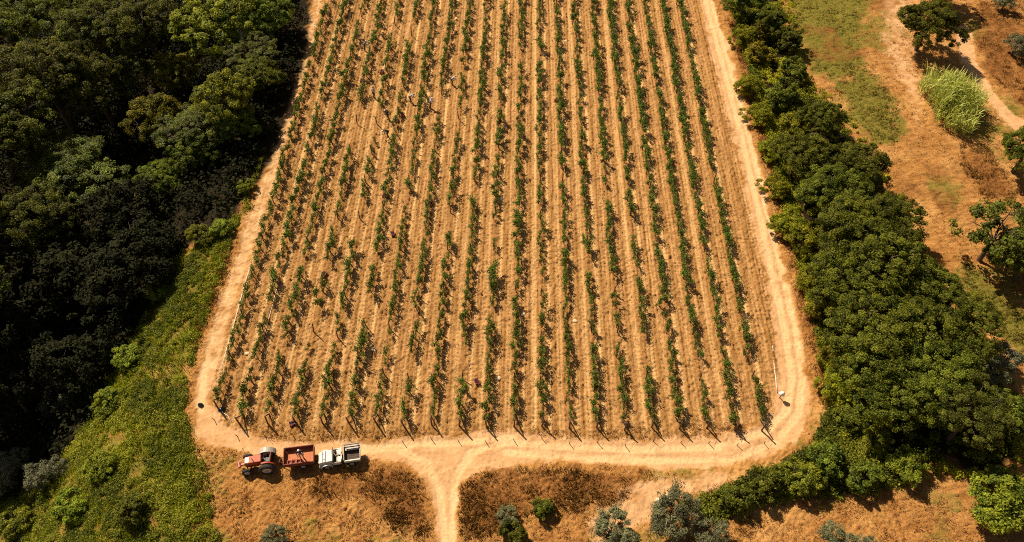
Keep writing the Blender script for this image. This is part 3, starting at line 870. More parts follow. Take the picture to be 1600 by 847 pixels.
def tufts(name, seed, polys, mat, label, cat, h, wd, lean, tmean, avoid=None, clus=7, crad=0.14):
    rng = np.random.default_rng(seed)
    P = np.concatenate([in_poly(rng, pts, n) for pts, n in polys])
    k = vn3.fbm(P[:, 0] * 0.6, P[:, 1] * 0.6, 3) + rng.normal(size=len(P)) * 0.12 > 0.44
    P = P[k]
    if avoid is not None:
        for a in avoid + [DIRT]: P = P[sdist(P[:, 0], P[:, 1], a) < 0.1]
    sc_ = rng.uniform(0.4, 1.3, len(P))
    i = np.repeat(np.arange(len(P)), clus)
    m = len(i)
    B = P[i] + rng.normal(size=(m, 2)) * crad * sc_[i][:, None]
    base = np.stack([B[:, 0], B[:, 1], terrain(B[:, 0], B[:, 1]) - 0.01], 1)
    v, q, t = blades(rng, base, h * sc_[i] * rng.uniform(0.5, 1.2, m), wd * rng.uniform(0.6, 1.4, m), lean, np.clip(tmean + rng.normal(size=m) * 0.25, 0, 1))
    return tag(obj(name, np_mesh(name, v, q, mat, tint=t)), label, cat, kind='stuff')
LOWER = G((300, 700), (560, 716), (640, 730), (668, 770), (680, 860), (280, 870), (295, 760))
LOWER2 = G((716, 860), (718, 760), (780, 730), (960, 728), (1100, 742), (1180, 760), (1180, 860))
CORNER = G((1120, 830), (1200, 790), (1400, 765), (1480, 745), (1540, 800), (1560, 870), (1100, 870))
FIELD = G((1260, 120), (1340, 180), (1420, 300), (1500, 420), (1600, 600), (1700, 560), (1640, 200), (1540, 60), (1520, -40), (1360, -40), (1340, 100))
ENDS = G((380, 660), (600, 672), (900, 672), (1150, 662), (1180, 660), (1110, 682), (900, 688), (740, 672), (480, 692), (400, 684))
tufts('dry_grass', 21, [(LOWER, 3800), (LOWER2, 3400), (CORNER, 2600), (FIELD, 6500), (ENDS, 1500)], M['straw'], 'dry straw coloured grass on the open ground around the vineyard', 'dry grass', 0.16, 0.045, 1.2, 0.42, [TRACK, PATH])
tufts('dead_weeds', 22, [(BROWN[0], 1500), (BROWN[1], 2300), (BROWN[2], 2600), (BROWN[3], 500), (BROWN[4], 1100), (BROWN[5], 500)], M['weed'], 'brown dead weeds in patches beside the track and field', 'dead weeds', 0.38, 0.05, 0.8, 0.4, [TRACK, PATH], 10, 0.2)
tufts('bank_grass', 26, [(BANK, 6500), (STRAY, 450)], M['bright'], 'long rough grass growing between the brambles of the bank', 'grass', 0.55, 0.06, 0.7, 0.5, None, 8, 0.25)
tufts('grass', 23, [(GREEN[0], 4200), (GREEN[1], 1300), (GREEN[2], 1500), (FIELD, 1000), (LOWER, 700), (LOWER2, 700)], M['grass'], 'short green grass on the field right of the tree belt', 'grass', 0.16, 0.055, 1.0, 0.4, [PATH])
WEEDY = G((508, 0), (450, 225), (424, 310), (520, 330), (620, 180), (640, -40), (520, -60))
WEEDY2 = G((480, 250), (400, 480), (380, 640), (640, 660), (680, 420), (650, 250))
tufts('weeds', 25, [(WEEDY, 1500), (WEEDY2, 900), (VINEYARD, 1600)], M['grass'], 'olive coloured weeds scattered over the vineyard soil between the rows', 'weeds', 0.16, 0.05, 1.4, 0.45, None, 9, 0.22)
tufts('straw_litter', 24, [(VINEYARD, 3000)], M['straw'], 'loose straw lying on the vineyard soil between the rows', 'straw', 0.07, 0.04, 2.2, 0.5, None, 5, 0.2)

# ------------------------------------------------------------------ grapevines
def vine_parts(seed):
    rng = np.random.default_rng(seed)
    rg = random.Random(seed)
    mb = MB()
    mb.tube([(0, 0, -0.1), (rg.uniform(-.05, .05), rg.uniform(-.05, .05), 0.35), (rg.uniform(-.06, .06), rg.uniform(-.08, .08), 0.72)], [0.045, 0.035, 0.03], 6)
    tips = []
    for k in range(rg.randint(7, 11)):
        y = rg.uniform(-0.75, 0.75)
        x = rg.uniform(-0.22, 0.22)
        z = rg.uniform(0.82, 1.4)
        mb.tube([(0, 0, 0.68), (x * 0.3, y * 0.6, 0.78), (x, y, z), (x * 1.7, y * 1.15, z + rg.uniform(-0.1, 0.12))], [0.026, 0.021, 0.015, 0.009], 5, cap=False)
        for f in (0.3, 0.55, 0.8, 1.0):
            tips.append((x * f + rg.uniform(-.1, .1), y * (0.5 + 0.5 * f) + rg.uniform(-.1, .1), 0.7 + (z - 0.70) * f))
    tips = np.array(tips)
    v, q, t = clump_leaves(rng, tips, rng.uniform(0.12, 0.32, len(tips)), rng.integers(0, 17, len(tips)), 0.065, 0.045, None, 0.8, np.clip(rng.normal(0.45, 0.2, len(tips)), 0, 1))
    return (v, q, t), mb
VP = [vine_parts(900 + i) for i in range(7)]
VL = [np_mesh('foliage', a[0], a[1], M['vine'], tint=a[2]) for a, _ in VP]
VS = [mb.mesh('stem', M['stemwood']) for _, mb in VP]

rv = random.Random(99)
def vine_here(k, v):
    n = float(vn4.fbm(np.array([k * 3.17 + 0.3]), np.array([v * 0.33 + k * 7.1]), 3)[0])
    e = 0.325
    t_ = (v - V_NEAR) / (V_FAR - V_NEAR)
    if (k >= 15 and t_ > 0.45) or k <= 1: e -= 0.08
    if t_ > 0.55 and k < 4: e -= 0.08
    if k in (3, 12, 7) and t_ < 0.6: e += 0.07
    if 0.3 < t_ < 0.6 and 2 < k < 6: e += 0.05
    return n > e and rv.random() < 0.93
row_word = lambda k: ('leftmost row' if k == 0 else 'rightmost row' if k == NROW - 1 else f'{nth[k]} row from the left')
PER_ROW = 14
late = []
for k in range(NROW):
    v = V_NEAR + (1.6 if k == 0 else 0.25) + rv.uniform(0, 0.4)
    cnt = 0
    while v < V_FAR:
        if vine_here(k, v):
            p = row_pt(k, v) + RN * rv.gauss(0, 0.12)
            s = rv.uniform(0.6, 1.25); i = rv.randrange(7)
            t_ = (v - V_NEAR) / (V_FAR - V_NEAR)
            if k >= 15 and t_ > 0.5: s *= 1.12
            rz = -ROW_A + rv.choice((0, math.pi)) + rv.gauss(0, 0.22)
            sx = s * rv.uniform(0.8, 1.25)
            if cnt < PER_ROW:
                e = empty('grapevine', (p[0], p[1], 0.04), rz, (sx, s * 1.0, s),
                          f'green grapevine, {nth[cnt]} plant from the near end of the {row_word(k)}', 'grapevine', 'grapevines standing in the rows of the vineyard')
                obj('foliage', VL[i], e); obj('stem', VS[i], e)
                cnt += 1
            else: late.append((p, rz, sx, s, i))
        v += rv.uniform(0.7, 1.0)
vv, qq, tt, nb = [], [], [], 0
mbs = MB()
for p, rz, sx, s, i in late:
    (v, q, t), mb = VP[i]
    c_, s_ = math.cos(rz), math.sin(rz)
    def tf(a):
        x, y = a[:, 0] * sx, a[:, 1] * s
        return np.stack([x * c_ - y * s_ + p[0], x * s_ + y * c_ + p[1], a[:, 2] * s + 0.04], 1)
    vv.append(tf(v)); qq.append(q + nb); tt.append(t); nb += len(v)
    mbs.add(tf(np.array(mb.v)), mb.f)
far = empty('vine_rows', (0, 0, 0), label='green grapevines filling the farther two thirds of all the rows', cat='grapevines')
far['kind'] = 'stuff'
o = obj('foliage', np_mesh('foliage', np.concatenate(vv), np.concatenate(qq), M['vine'], tint=np.concatenate(tt)), far); o['kind'] = 'stuff'
o = mbs.build('stem', M['stemwood'], far); o['kind'] = 'stuff'

# ------------------------------------------------------------------ trellis posts, braces, anchor stakes and wires
def post_mesh(seed, h, r_):
    g_ = random.Random(seed)
    mb = MB()
    mb.tube([(0, 0, -0.2), (g_.uniform(-.02, .02), g_.uniform(-.02, .02), h * 0.5), (g_.uniform(-.03, .03), g_.uniform(-.03, .03), h)], [r_ * 1.1, r_, r_ * 0.85], 8)
    return mb.mesh('trellis_post', M['post'])
PM = [post_mesh(i, 1.5, 0.06) for i in range(3)]
EM = post_mesh(9, 1.7, 0.075)
mb = MB(); mb.tube([(0.0, 1.15, -0.1), (0, 0.03, 1.35)], [0.065, 0.055], 8); BRACE = mb.mesh('brace', M['post'])
mb = MB(); mb.tube([(0, 0, -0.1), (0.0, -0.18, 0.62)], [0.035, 0.03], 7); STAKE = mb.mesh('anchor_stake', M['post'])
post_v = {}
for k in range(NROW):
    v0 = V_NEAR + (1.0 if k == 0 else -0.45) + rv.uniform(-0.25, 0.25)
    p = row_pt(k, v0)
    e = empty('end_post', (p[0], p[1], 0), -ROW_A + rv.gauss(0, 0.08), label=f'dark braced end post at the near end of the {row_word(k)}', cat='post', group='end posts of the vine rows')
    c = obj('post', EM, e); c.rotation_euler = (R(rv.uniform(2, 9)), R(rv.gauss(2, 3)), 0)
    c = obj('brace', BRACE, e)
    q = row_pt(k, v0 - rv.uniform(1.1, 1.5))
    s = tag(obj('anchor_stake', STAKE), f'short leaning anchor stake in front of the {row_word(k)}', 'stake', 'anchor stakes in front of the vine rows')
    s.location = (q[0], q[1], 0); s.rotation_euler = (0, 0, rv.gauss(0, 0.3))
    v, n = v0 + rv.uniform(4.0, 5.6), 0
    ps = [v0]
    while v < V_FAR:
        p = row_pt(k, v)
        if n < 13:
            o = tag(obj('trellis_post', PM[rv.randrange(3)]), f'thin wooden trellis post, {nth[n]} behind the end post of the {row_word(k)}', 'post', 'trellis posts along the vine rows')
            o.location = (p[0], p[1], 0)
            o.rotation_euler = (rv.gauss(0, 0.05), rv.gauss(0, 0.06), rv.uniform(0, 6))
            o.scale = (1, 1, rv.uniform(0.82, 1.05))
            n += 1
        v += rv.uniform(4.9, 5.7)
    a, b = row_pt(k, v0), row_pt(k, V_FAR)
    mbw = MB()
    for z in (0.7, 1.2): mbw.tube([(a[0], a[1], z), (b[0], b[1], z)], 0.003, 5)
    mbw.tube([(q[0], q[1], 0.55), (a[0], a[1], 1.5)], 0.006, 5)
    tag(mbw.build('trellis_wire', M['wire']), f'thin wires strung between the posts of the {row_word(k)}', 'wire', 'wires of the vine rows')

# irrigation pipes lying along the edges
def pipe(pts, lb, r_=0.035):
    P = [hit(*p) for p in pts]
    mb = MB(); mb.tube([(p[0], p[1], 0.09) for p in P], r_, 7)
    tag(mb.build('irrigation_pipe', M['pipe'], smooth=True), lb, 'pipe', 'irrigation pipes')
pipe([(1207, 540), (1209, 570), (1212, 595), (1214, 614)], 'pale irrigation pipe running down to the white sack on the right', 0.04)
pipe([(343, 590), (352, 555), (362, 520), (372, 485), (384, 440), (392, 415)], 'pale irrigation pipe beside the leftmost row', 0.035)
pipe([(436, 440), (428, 470), (420, 500), (412, 530)], 'pale irrigation pipe along the second row from the left', 0.03)
pipe([(340, 637), (348, 645), (356, 650), (362, 660)], 'curved loose pipe on the ground at the left corner', 0.035)

# white sack on a short post at the right corner
p = hit(1218, 622)
e = empty('sack_post', (p[0], p[1], 0), label='short post with a white sack tied over its top at the right corner', cat='post')
mb = MB(); mb.tube([(0, 0, -0.2), (0.02, 0, .75)], [0.05, 0.045], 8); mb.build('post', M['post'], e)
mb = MB(); mb.ball((0.02, 0, .8), (0.27, 0.24, 0.30), 14, 10)
sk = mb.build('sack', M['sack'], e, smooth=True)
for v_ in sk.data.vertices:
    a_ = math.atan2(v_.co.y, v_.co.x); f_ = 1 + 0.1 * math.sin(5 * a_) + 0.06 * math.sin(9 * a_ + v_.co.z * 9)
    v_.co.x *= f_; v_.co.y *= f_

# ------------------------------------------------------------------ crates, bags and stones
def crate_mesh(mat, full):
    mb = MB()
    L, W_, H = 0.56, 0.38, 0.32
    mb.box((0, 0, 0.02), (L - .01, W_ - .01, 0.03))
    for s in (-1, 1):
        for z in (0.07, 0.165, 0.28): mb.box((0, s * (W_ / 2 - .012), z), (L - .05, 0.02, 0.07))
        for z in (0.07, 0.165, 0.28): mb.box((s * (L / 2 - .012), 0, z), (0.02, W_ - .05, 0.07))
        for u in (-1, 1): mb.box((s * (L / 2 - .02), u * (W_ / 2 - .02), H / 2 + .005), (0.045, 0.045, H))
    a = mb.mesh('crate', mat)
    if not full: return a, None
    g_ = random.Random(3); mb = MB()
    for i in range(60): mb.ball((g_.uniform(-.22, .22), g_.uniform(-.13, .13), g_.uniform(0.17, 0.27)), g_.uniform(.028, .042), 6, 4)
    return a, mb.mesh('grapes', M['grape'], True)
C_RED = crate_mesh(M['crate'], True)
for px, py, lb in [(458, 663, 'red crate in front of the fourth row beside its end post'), (507, 430, 'red crate standing between the rows on the left third of the vineyard'),
                   (614, 367, 'red crate standing alone halfway up, between the sixth and ninth rows'), (602, 308, 'red crate two rows left and above the lone one halfway up'),
                   (673, 320, 'red crate right of the two crates halfway up the vineyard'), (597, 114, 'red crate above the group of pickers'),
                   (566, 128, 'red crate left of the crate above the pickers'), (629, 181, 'red crate among the pickers, upper of two'),
                   (620, 190, 'red crate among the pickers, lower of two'), (1049, 258, 'red crate in the right third, upper half of the vineyard'),
                   (938, 157, 'red crate near the top, right of the vineyard centre'), (870, 158, 'red crate near the top beside the centre row'),
                   (745, 598, 'red crate low in the middle of the vineyard')]:
    p = hit(px, py)
    e = empty('crate', (p[0], p[1], 0.02), rv.uniform(0, 3.1), 1.1, lb, 'crate', 'red grape crates in the vineyard')
    obj('box', C_RED[0], e); obj('grapes', C_RED[1], e)

def lump(seed, r_, mat, name, flatten=0.6):
    g_ = np.random.default_rng(seed)
    bm = bmesh.new(); bmesh.ops.create_icosphere(bm, subdivisions=3, radius=1.0)
    ds = unit(g_.normal(size=(9, 3))); am = g_.uniform(0.05, 0.28, 9)
    for v_ in bm.verts:
        n_ = np.array(v_.co); f_ = 1 + sum(a * max(0, float(n_ @ d)) ** 3 for a, d in zip(am, ds)) - 0.2 * max(0, float(n_ @ -ds[0])) + g_.normal() * 0.015
        v_.co *= f_ * r_; v_.co.z = (v_.co.z + r_ * 0.35) * flatten; v_.co.x *= 1.25
    me = bpy.data.meshes.new(name); bm.to_mesh(me); bm.free(); me.materials.append(mat)
    return me
for i, (px, py, r_, lb) in enumerate([(783, 311, .24, 'white stone between the rows at the centre of the vineyard'), (818, 491, .22, 'white stone in the centre, left of another one'),
                       (898, 502, .22, 'white stone right of centre in the lower half'), (780, 592, .2, 'white stone low in the middle of the vineyard'),
                       (585, 547, .22, 'white stone in the lower left of the vineyard'), (386, 552, .2, 'white stone beside the leftmost row'),
                       (1030, 786, .38, 'pale stone above the big olive tree, largest of the pair'),
                       (1042, 776, .26, 'pale stone above the big olive tree, smaller of the pair'), (884, 64, .2, 'white stone at the top right of the vineyard'),
                       (787, 199, .18, 'small white stone in the upper centre'), (716, 335, .18, 'small white stone left of the centre stone')]):
    p = hit(px, py)
    o = tag(obj('stone', lump(50 + i, r_ * 0.8, M['stone'], 'stone', 0.5)), lb, 'stone', 'pale stones on the ground')
    o.location = (p[0], p[1], 0.0); o.rotation_euler = (0, 0, i * 1.3)
p = hit(313, 633)
o = tag(obj('black_bag', lump(3, 0.17, M['bag'], 'black_bag', 1.3)), 'black rubbish bag lying on the track at the left corner', 'bag'); o.location = (p[0], p[1], 0)
p = hit(347, 640)
o = tag(obj('black_sack', lump(8, 0.24, M['bag'], 'black_sack', 0.8)), 'dark sack lying against the leftmost end post', 'bag'); o.location = (p[0], p[1], 0)

# ------------------------------------------------------------------ vehicles (front toward -x)
HEAD = R(8.0)
def wheel(parent, c, r_, w_, lugs=0):
    mb = MB(); h = w_ / 2
    mb.lathe_y(c, [(r_ * .55, -h * .8), (r_ * .8, -h), (r_ * .97, -h * .8), (r_, -h * .4), (r_, h * .4), (r_ * .97, h * .8), (r_ * .8, h), (r_ * .55, h * .8)], 28)
    for i in range(lugs):
        for s in (-1, 1):
            q = 2 * math.pi * (i + (0.5 if s > 0 else 0)) / lugs
            rot = Matrix.Rotation(-q, 3, 'Y') @ Matrix.Rotation(s * 0.6, 3, 'X')
            mb.box((c[0] + math.cos(q) * r_ * 1.0, c[1] + s * h * .42, c[2] + math.sin(q) * r_ * 1.0), (0.05, w_ * .5, 0.045), rot)
    wo = obj('wheel', mb.mesh('wheel', M['tyre']), parent)
    mb = MB()
    mb.lathe_y(c, [(r_ * .57, -h * .82), (r_ * .53, -h * .98), (r_ * .45, -h * .85), (r_ * .2, -h * .87), (r_ * .15, -h * 1.08), (r_ * .15, h * 1.08), (r_ * .2, h * .87), (r_ * .45, h * .85), (r_ * .53, h * .98), (r_ * .57, h * .82)], 24)
    mb.build('rim', M['rim'], wo)
    return wo

def fender(mb, c, r_, w_, a0, a1, th=0.03, n=10):
    vs_, fs = [], []
    for i in range(n + 1):
        q = a0 + (a1 - a0) * i / n
        for rr in (r_, r_ + th):
            for y in (-w_ / 2, w_ / 2): vs_.append((c[0] + rr * math.cos(q), c[1] + y, c[2] + rr * math.sin(q)))
    for i in range(n):
        a = i * 4; b = a + 4
        fs += [(a, a + 1, b + 1, b), (a + 2, b + 2, b + 3, a + 3), (a, b, b + 2, a + 2), (a + 1, a + 3, b + 3, b + 1)]
    fs += [(0, 2, 3, 1), (n * 4, n * 4 + 1, n * 4 + 3, n * 4 + 2)]
    mb.add(vs_, fs)

def build_tractor(px, py):
    p = hit(px, py)
    t = empty('tractor', (p[0], p[1], 0.0), HEAD, label='small orange red tractor at the head of the train on the bottom track', cat='tractor')
    mb = MB()
    mb.box((-0.45, 0, 0.62), (1.5, 0.34, 0.34)); mb.box((0.62, 0, 0.68), (0.75, 0.46, 0.42)); mb.tube([(0.72, -.7, .70), (0.72, .7, .70)], .09, 10)
    mb.tube([(-1.05, -.66, .43), (-1.05, .66, .43)], .06, 8); mb.box((-1.05, 0, .5), (.2, .25, .2)); mb.box((1.12, 0, .5), (.3, .3, .1))
    mb.build('chassis', M['steel'], t, 0.02)
    mb = MB(); mb.prism([(-1.12, .70), (-1.20, 1.06), (-1.12, 1.26), (-0.6, 1.36), (0.32, 1.42), (0.32, .72)], -.34, .34)
    mb.build('hood', M['red'], t, 0.05)
    mb = MB(); mb.prism([(-1.08, 1.282), (-0.72, 1.348), (-0.72, 1.366), (-1.09, 1.302)], -.26, .26)
    mb.build('hood_glare', M['white'], t, 0.006)  # pale strip painting the glare on the orange hood top
    mb = MB()
    for z in (.78, .88, .98): mb.box((-1.175, 0, z), (.04, .56, .05))
    mb.build('grille', M['steel'], t)
    for s in (-1, 1):
        mb = MB(); mb.lathe_y((0, 0, 0), [(.02, -.03), (.085, -.03), (.085, .02), (.03, .05)], 14)
        h = mb.build('headlight', M['glass'], t); h.location = (-1.2, s * .22, 1.06); h.rotation_euler = (0, 0, R(90))
    mb = MB(); mb.box((-1.52, 0, .60), (.62, .16, .16)); mb.box((-1.78, 0, .60), (.10, .62, .24))
    for i in range(5): mb.box((-1.66, -.24 + .12 * i, .60), (.12, .09, .26))
    mb.build('front_weight', M['redbar'], t, 0.015)
    mb = MB()
    for s in (-1, 1): mb.box((-0.5, s * .37, .78), (1.1, .05, .16))
    mb.build('side_panel', M['redbar'], t, 0.01)
    for s in (-1, 1):
        wheel(t, (0.72, s * .80, .70), .70, .36, 18)
        wheel(t, (-1.05, s * .72, .43), .43, .25, 14)
        mb = MB(); fender(mb, (0.72, s * (.72 if s > 0 else .52), .70), .76, .46 if s > 0 else .14, R(15), R(165) if s > 0 else R(120))
        f = mb.build('fender', M['grey'] if s > 0 else M['red'], t)
        if s > 0: f['label'] = 'pale grey far fender'
    mb = MB(); mb.box((.82, 0, .98), (.44, .46, .1)); mb.box((1.04, 0, 1.18), (.09, .46, .36)); mb.build('seat', M['seat'], t, 0.035)
    mb = MB(); mb.box((.3, 0, .93), (.5, .7, .05)); mb.build('footplate', M['steel'], t)
    sw = MB(); ring = [(math.cos(2 * math.pi * i / 18) * .19, math.sin(2 * math.pi * i / 18) * .19, 0) for i in range(19)]
    sw.tube(ring, .016, 6, cap=False); sw.tube([(-.18, 0, 0), (.18, 0, 0)], .012, 5); sw.tube([(0, 0, 0), (0, 0, -.32)], .018, 6)
    s_ = sw.build('steering_wheel', M['seat'], t); s_.location = (.48, 0, 1.56); s_.rotation_euler = (0, R(-28), 0)
    mb = MB(); mb.tube([(-.35, -.18, 1.28), (-.35, -.18, 1.75)], [.035, .032], 8); mb.tube([(-.35, -.18, 1.75), (-.42, -.18, 1.83)], .03, 8)
    mb.build('exhaust', M['steel'], t)
    mb = MB()
    for s in (-1, 1): mb.tube([(1.1, s * .4, .75), (1.12, s * .4, 1.45)], .03, 6)
    mb.tube([(1.12, -.4, 1.45), (1.12, .4, 1.45)], .03, 6); mb.build('roll_bar', M['redbar'], t)
    mb = MB()
    for s in (-1, 1): mb.tube([(1.0, s * .25, .5), (1.5, s * .2, .42)], .025, 6)
    mb.build('hitch_arm', M['steel'], t)
    return t

def build_trailer(px, py):
    p = hit(px, py)
    t = empty('farm_trailer', (p[0], p[1], 0.0), HEAD, label='rusty open box trailer coupled behind the tractor', cat='trailer')
    L, W_, z0, H = 2.55, 1.55, .72, .48
    mb = MB(); mb.box((0, 0, z0), (L, W_, .06)); mb.build('floor', M['rust'], t)
    for s in (-1, 1):
        mb = MB(); mb.box((0, s * (W_ / 2 + .02), z0 + H / 2 + .012), (L, .04, H))
        for x in (-.85, 0, .85): mb.box((x, s * (W_ / 2 + .058), z0 + H / 2), (.07, .035, H + .08))
        mb.box((0, s * (W_ / 2 + .021), z0 + H + .032), (L + .1, .07, .035)); mb.build('side_board', M['rustdark'], t, 0.006)
        mb = MB(); mb.box((s * (L / 2 + .02), 0, z0 + H / 2 + .01), (.04, W_ - .004, H)); mb.box((s * (L / 2 + .021), 0, z0 + H + .027), (.07, W_ - .01, .035))
        mb.build('end_board', M['rustdark'], t, 0.006)
        wheel(t, (.25, s * (W_ / 2 - .08), .34), .34, .2, 0)
    mb = MB()
    for s in (-1, 1): mb.box((0, s * .42, z0 - .09), (L, .09, .11)); mb.tube([(-L / 2, s * .42, z0 - .1), (-1.95, 0, .48)], .035, 6)
    mb.tube([(.25, -.7, .34), (.25, .7, .34)], .045, 8); mb.tube([(-1.9, 0, .48), (-2.2, 0, .46)], .04, 6); mb.box((.25, 0, .5), (.3, .95, .25))
    mb.tube([(L / 2, 0, .6), (L / 2 + .45, 0, .48)], .04, 6)
    mb.build('drawbar', M['rustdark'], t)
    mb = MB(); mb.tube([(-1.72, -.1, .85), (-1.72, -.1, .2)], .03, 7); mb.lathe_y((-1.72, -.1, .14), [(.05, -.04), (.13, -.04), (.13, .04), (.05, .04)], 14)
    mb.build('jockey_wheel', M['steel'], t)
    return t

def build_truck(px, py):
    p = hit(px, py)
    t = empty('open_truck', (p[0], p[1], 0.0), HEAD + R(1), label='old white open truck with a boarded bed at the end of the train', cat='truck')
    W_ = 1.42
    mb = MB(); mb.prism([(-1.72, .52), (-1.74, .92), (-1.62, 1.04), (-1.1, 1.12), (-.55, 1.16), (-.55, .5)], -W_ / 2 + .17, W_ / 2 - .17)
    mb.build('hood', M['white'], t, 0.05)
    mb = MB(); mb.box((-1.14, 0, 1.147), (.06, W_ - .36, .02), Matrix.Rotation(R(-4), 3, 'Y')); mb.box((-1.38, 0, 1.10), (.06, W_ - .4, .02), Matrix.Rotation(R(-9), 3, 'Y'))
    for s in (-1, 1): mb.box((-1.32, s * .26, 1.105), (.26, .03, .02), Matrix.Rotation(R(-9), 3, 'Y'))
    mb.build('hood_seam', M['steel'], t)
    for s in (-1, 1):
        mb = MB(); fender(mb, (-1.12, s * (W_ / 2 - .06), .36), .46, .26, R(-5), R(185), .03); mb.build('fender', M['white'], t)
        wheel(t, (-1.12, s * (W_ / 2 - .08), .35), .35, .2, 16); wheel(t, (1.05, s * (W_ / 2 - .08), .35), .35, .2, 16)
        mb = MB(); mb.lathe_y((0, 0, 0), [(.02, -.03), (.1, -.03), (.1, .02), (.03, .05)], 14)
        h = mb.build('headlight', M['glass'], t); h.location = (-1.76, s * .36, .82); h.rotation_euler = (0, 0, R(90))
        mb = MB(); mb.box((-.18, s * (W_ / 2 - .06), .78), (.72, .05, .42)); mb.build('door', M['white'], t, 0.015)
    mb = MB(); mb.box((-1.74, 0, .46), (.1, W_, .14)); mb.build('bumper', M['grey'], t, 0.02)
    mb = MB(); mb.box((-1.757, 0, .76), (.03, .5, .24)); mb.build('grille', M['steel'], t)
    mb = MB(); mb.box((-.15, 0, .52), (.8, W_ - .16, .06)); mb.box((.3, 0, .46), (2.9, .5, .12)); mb.build('chassis', M['steel'], t)
    mb = MB(); mb.box((-.5, 0, 1.10), (.12, W_ - .2, .12)); mb.build('dashboard', M['seat'], t, 0.02)
    mb = MB()
    for s in (-1, 1): mb.tube([(-.52, s * (W_ / 2 - .1), 1.13), (-.42, s * (W_ / 2 - .12), 1.5)], .025, 6)
    mb.tube([(-.42, -W_ / 2 + .12, 1.5), (-.42, W_ / 2 - .12, 1.5)], .025, 6); mb.tube([(-.51, -W_ / 2 + .12, 1.16), (-.51, W_ / 2 - .12, 1.16)], .02, 6)
    mb.build('windscreen_frame', M['steel'], t)
    for s in (-1, 1):
        mb = MB(); mb.box((.02, s * .33, .88), (.44, .52, .16)); mb.box((.26, s * .33, 1.16), (.13, .54, .50), Matrix.Rotation(R(10), 3, 'Y')); mb.build('seat', M['white'], t, 0.05)
    sw = MB(); ring = [(math.cos(2 * math.pi * i / 16) * .17, math.sin(2 * math.pi * i / 16) * .17, 0) for i in range(17)]
    sw.tube(ring, .015, 6, cap=False); sw.tube([(0, 0, 0), (-.0, 0, -.25)], .015, 6); sw.tube([(0, -.16, 0), (0, .16, 0)], .012, 5)
    s_ = sw.build('steering_wheel', M['seat'], t); s_.location = (-.28, .33, 1.18); s_.rotation_euler = (0, R(-55), 0)
    # bed
    mb = MB()
    for i in range(7): mb.box((1.16, -.57 + .19 * i, .74), (1.34, .165, .05))
    mb.build('bed_floor', M['bed'], t)
    for s in (-1, 1):
        mb = MB(); mb.box((1.16, s * (W_ / 2 - .02), .90), (1.38, .05, .36)); mb.box((1.16, s * (W_ / 2 - .02), 1.10), (1.42, .11, .045)); mb.build('side_board', M['white'] if s < 0 else M['grey'], t, 0.01)
    mb = MB(); mb.box((.47, 0, .96), (.05, W_ - .1, .5)); mb.build('bed_front', M['grey'], t, 0.01)
    mb = MB(); mb.box((1.86, 0, .90), (.05, W_ - .1, .36)); mb.tube([(1.9, -W_ / 2 + .05, 1.14), (1.9, W_ / 2 - .05, 1.14)], .025, 6); mb.build('tailgate', M['grey'], t, 0.01)
    mb = MB(); mb.box((1.18, .47, 1.00), (1.2, .3, .08)); mb.build('bench', M['grey'], t, 0.02)
    mb = MB()
    for x in (.55, 1.8): mb.tube([(x, W_ / 2 - .04, 1.1), (x, W_ / 2 - .04, 1.55)], .022, 6)
    mb.tube([(.55, W_ / 2 - .04, 1.55), (1.8, W_ / 2 - .04, 1.55)], .022, 6); mb.box((1.18, W_ / 2 - .04, 1.42), (1.3, .03, .16)); mb.build('bed_rail', M['grey'], t)
    return t
tractor = build_tractor(408, 727)
trailer = build_trailer(471, 720)
truck = build_truck(532, 719)
def on(veh, x, y, z):
    c_, s_ = math.cos(veh.rotation_euler.z), math.sin(veh.rotation_euler.z)
    return (veh.location.x + x * c_ - y * s_, veh.location.y + x * s_ + y * c_, z)
C_OR = crate_mesh(M['crate_o'], False)[0]
for i, x in enumerate((-.85, -.45, -.05)):
    o = tag(obj('crate', C_OR), ['orange crate in the rusty trailer, nearest the tractor', 'orange crate in the rusty trailer, middle of three', 'orange crate in the rusty trailer beside the person'][i], 'crate', 'orange crates in the trailer')
    o.location = on(trailer, x, -.52, .755); o.rotation_euler = (0, 0, HEAD + R(90) + rv.gauss(0, .05)); o.scale = (.85, .9, .9)

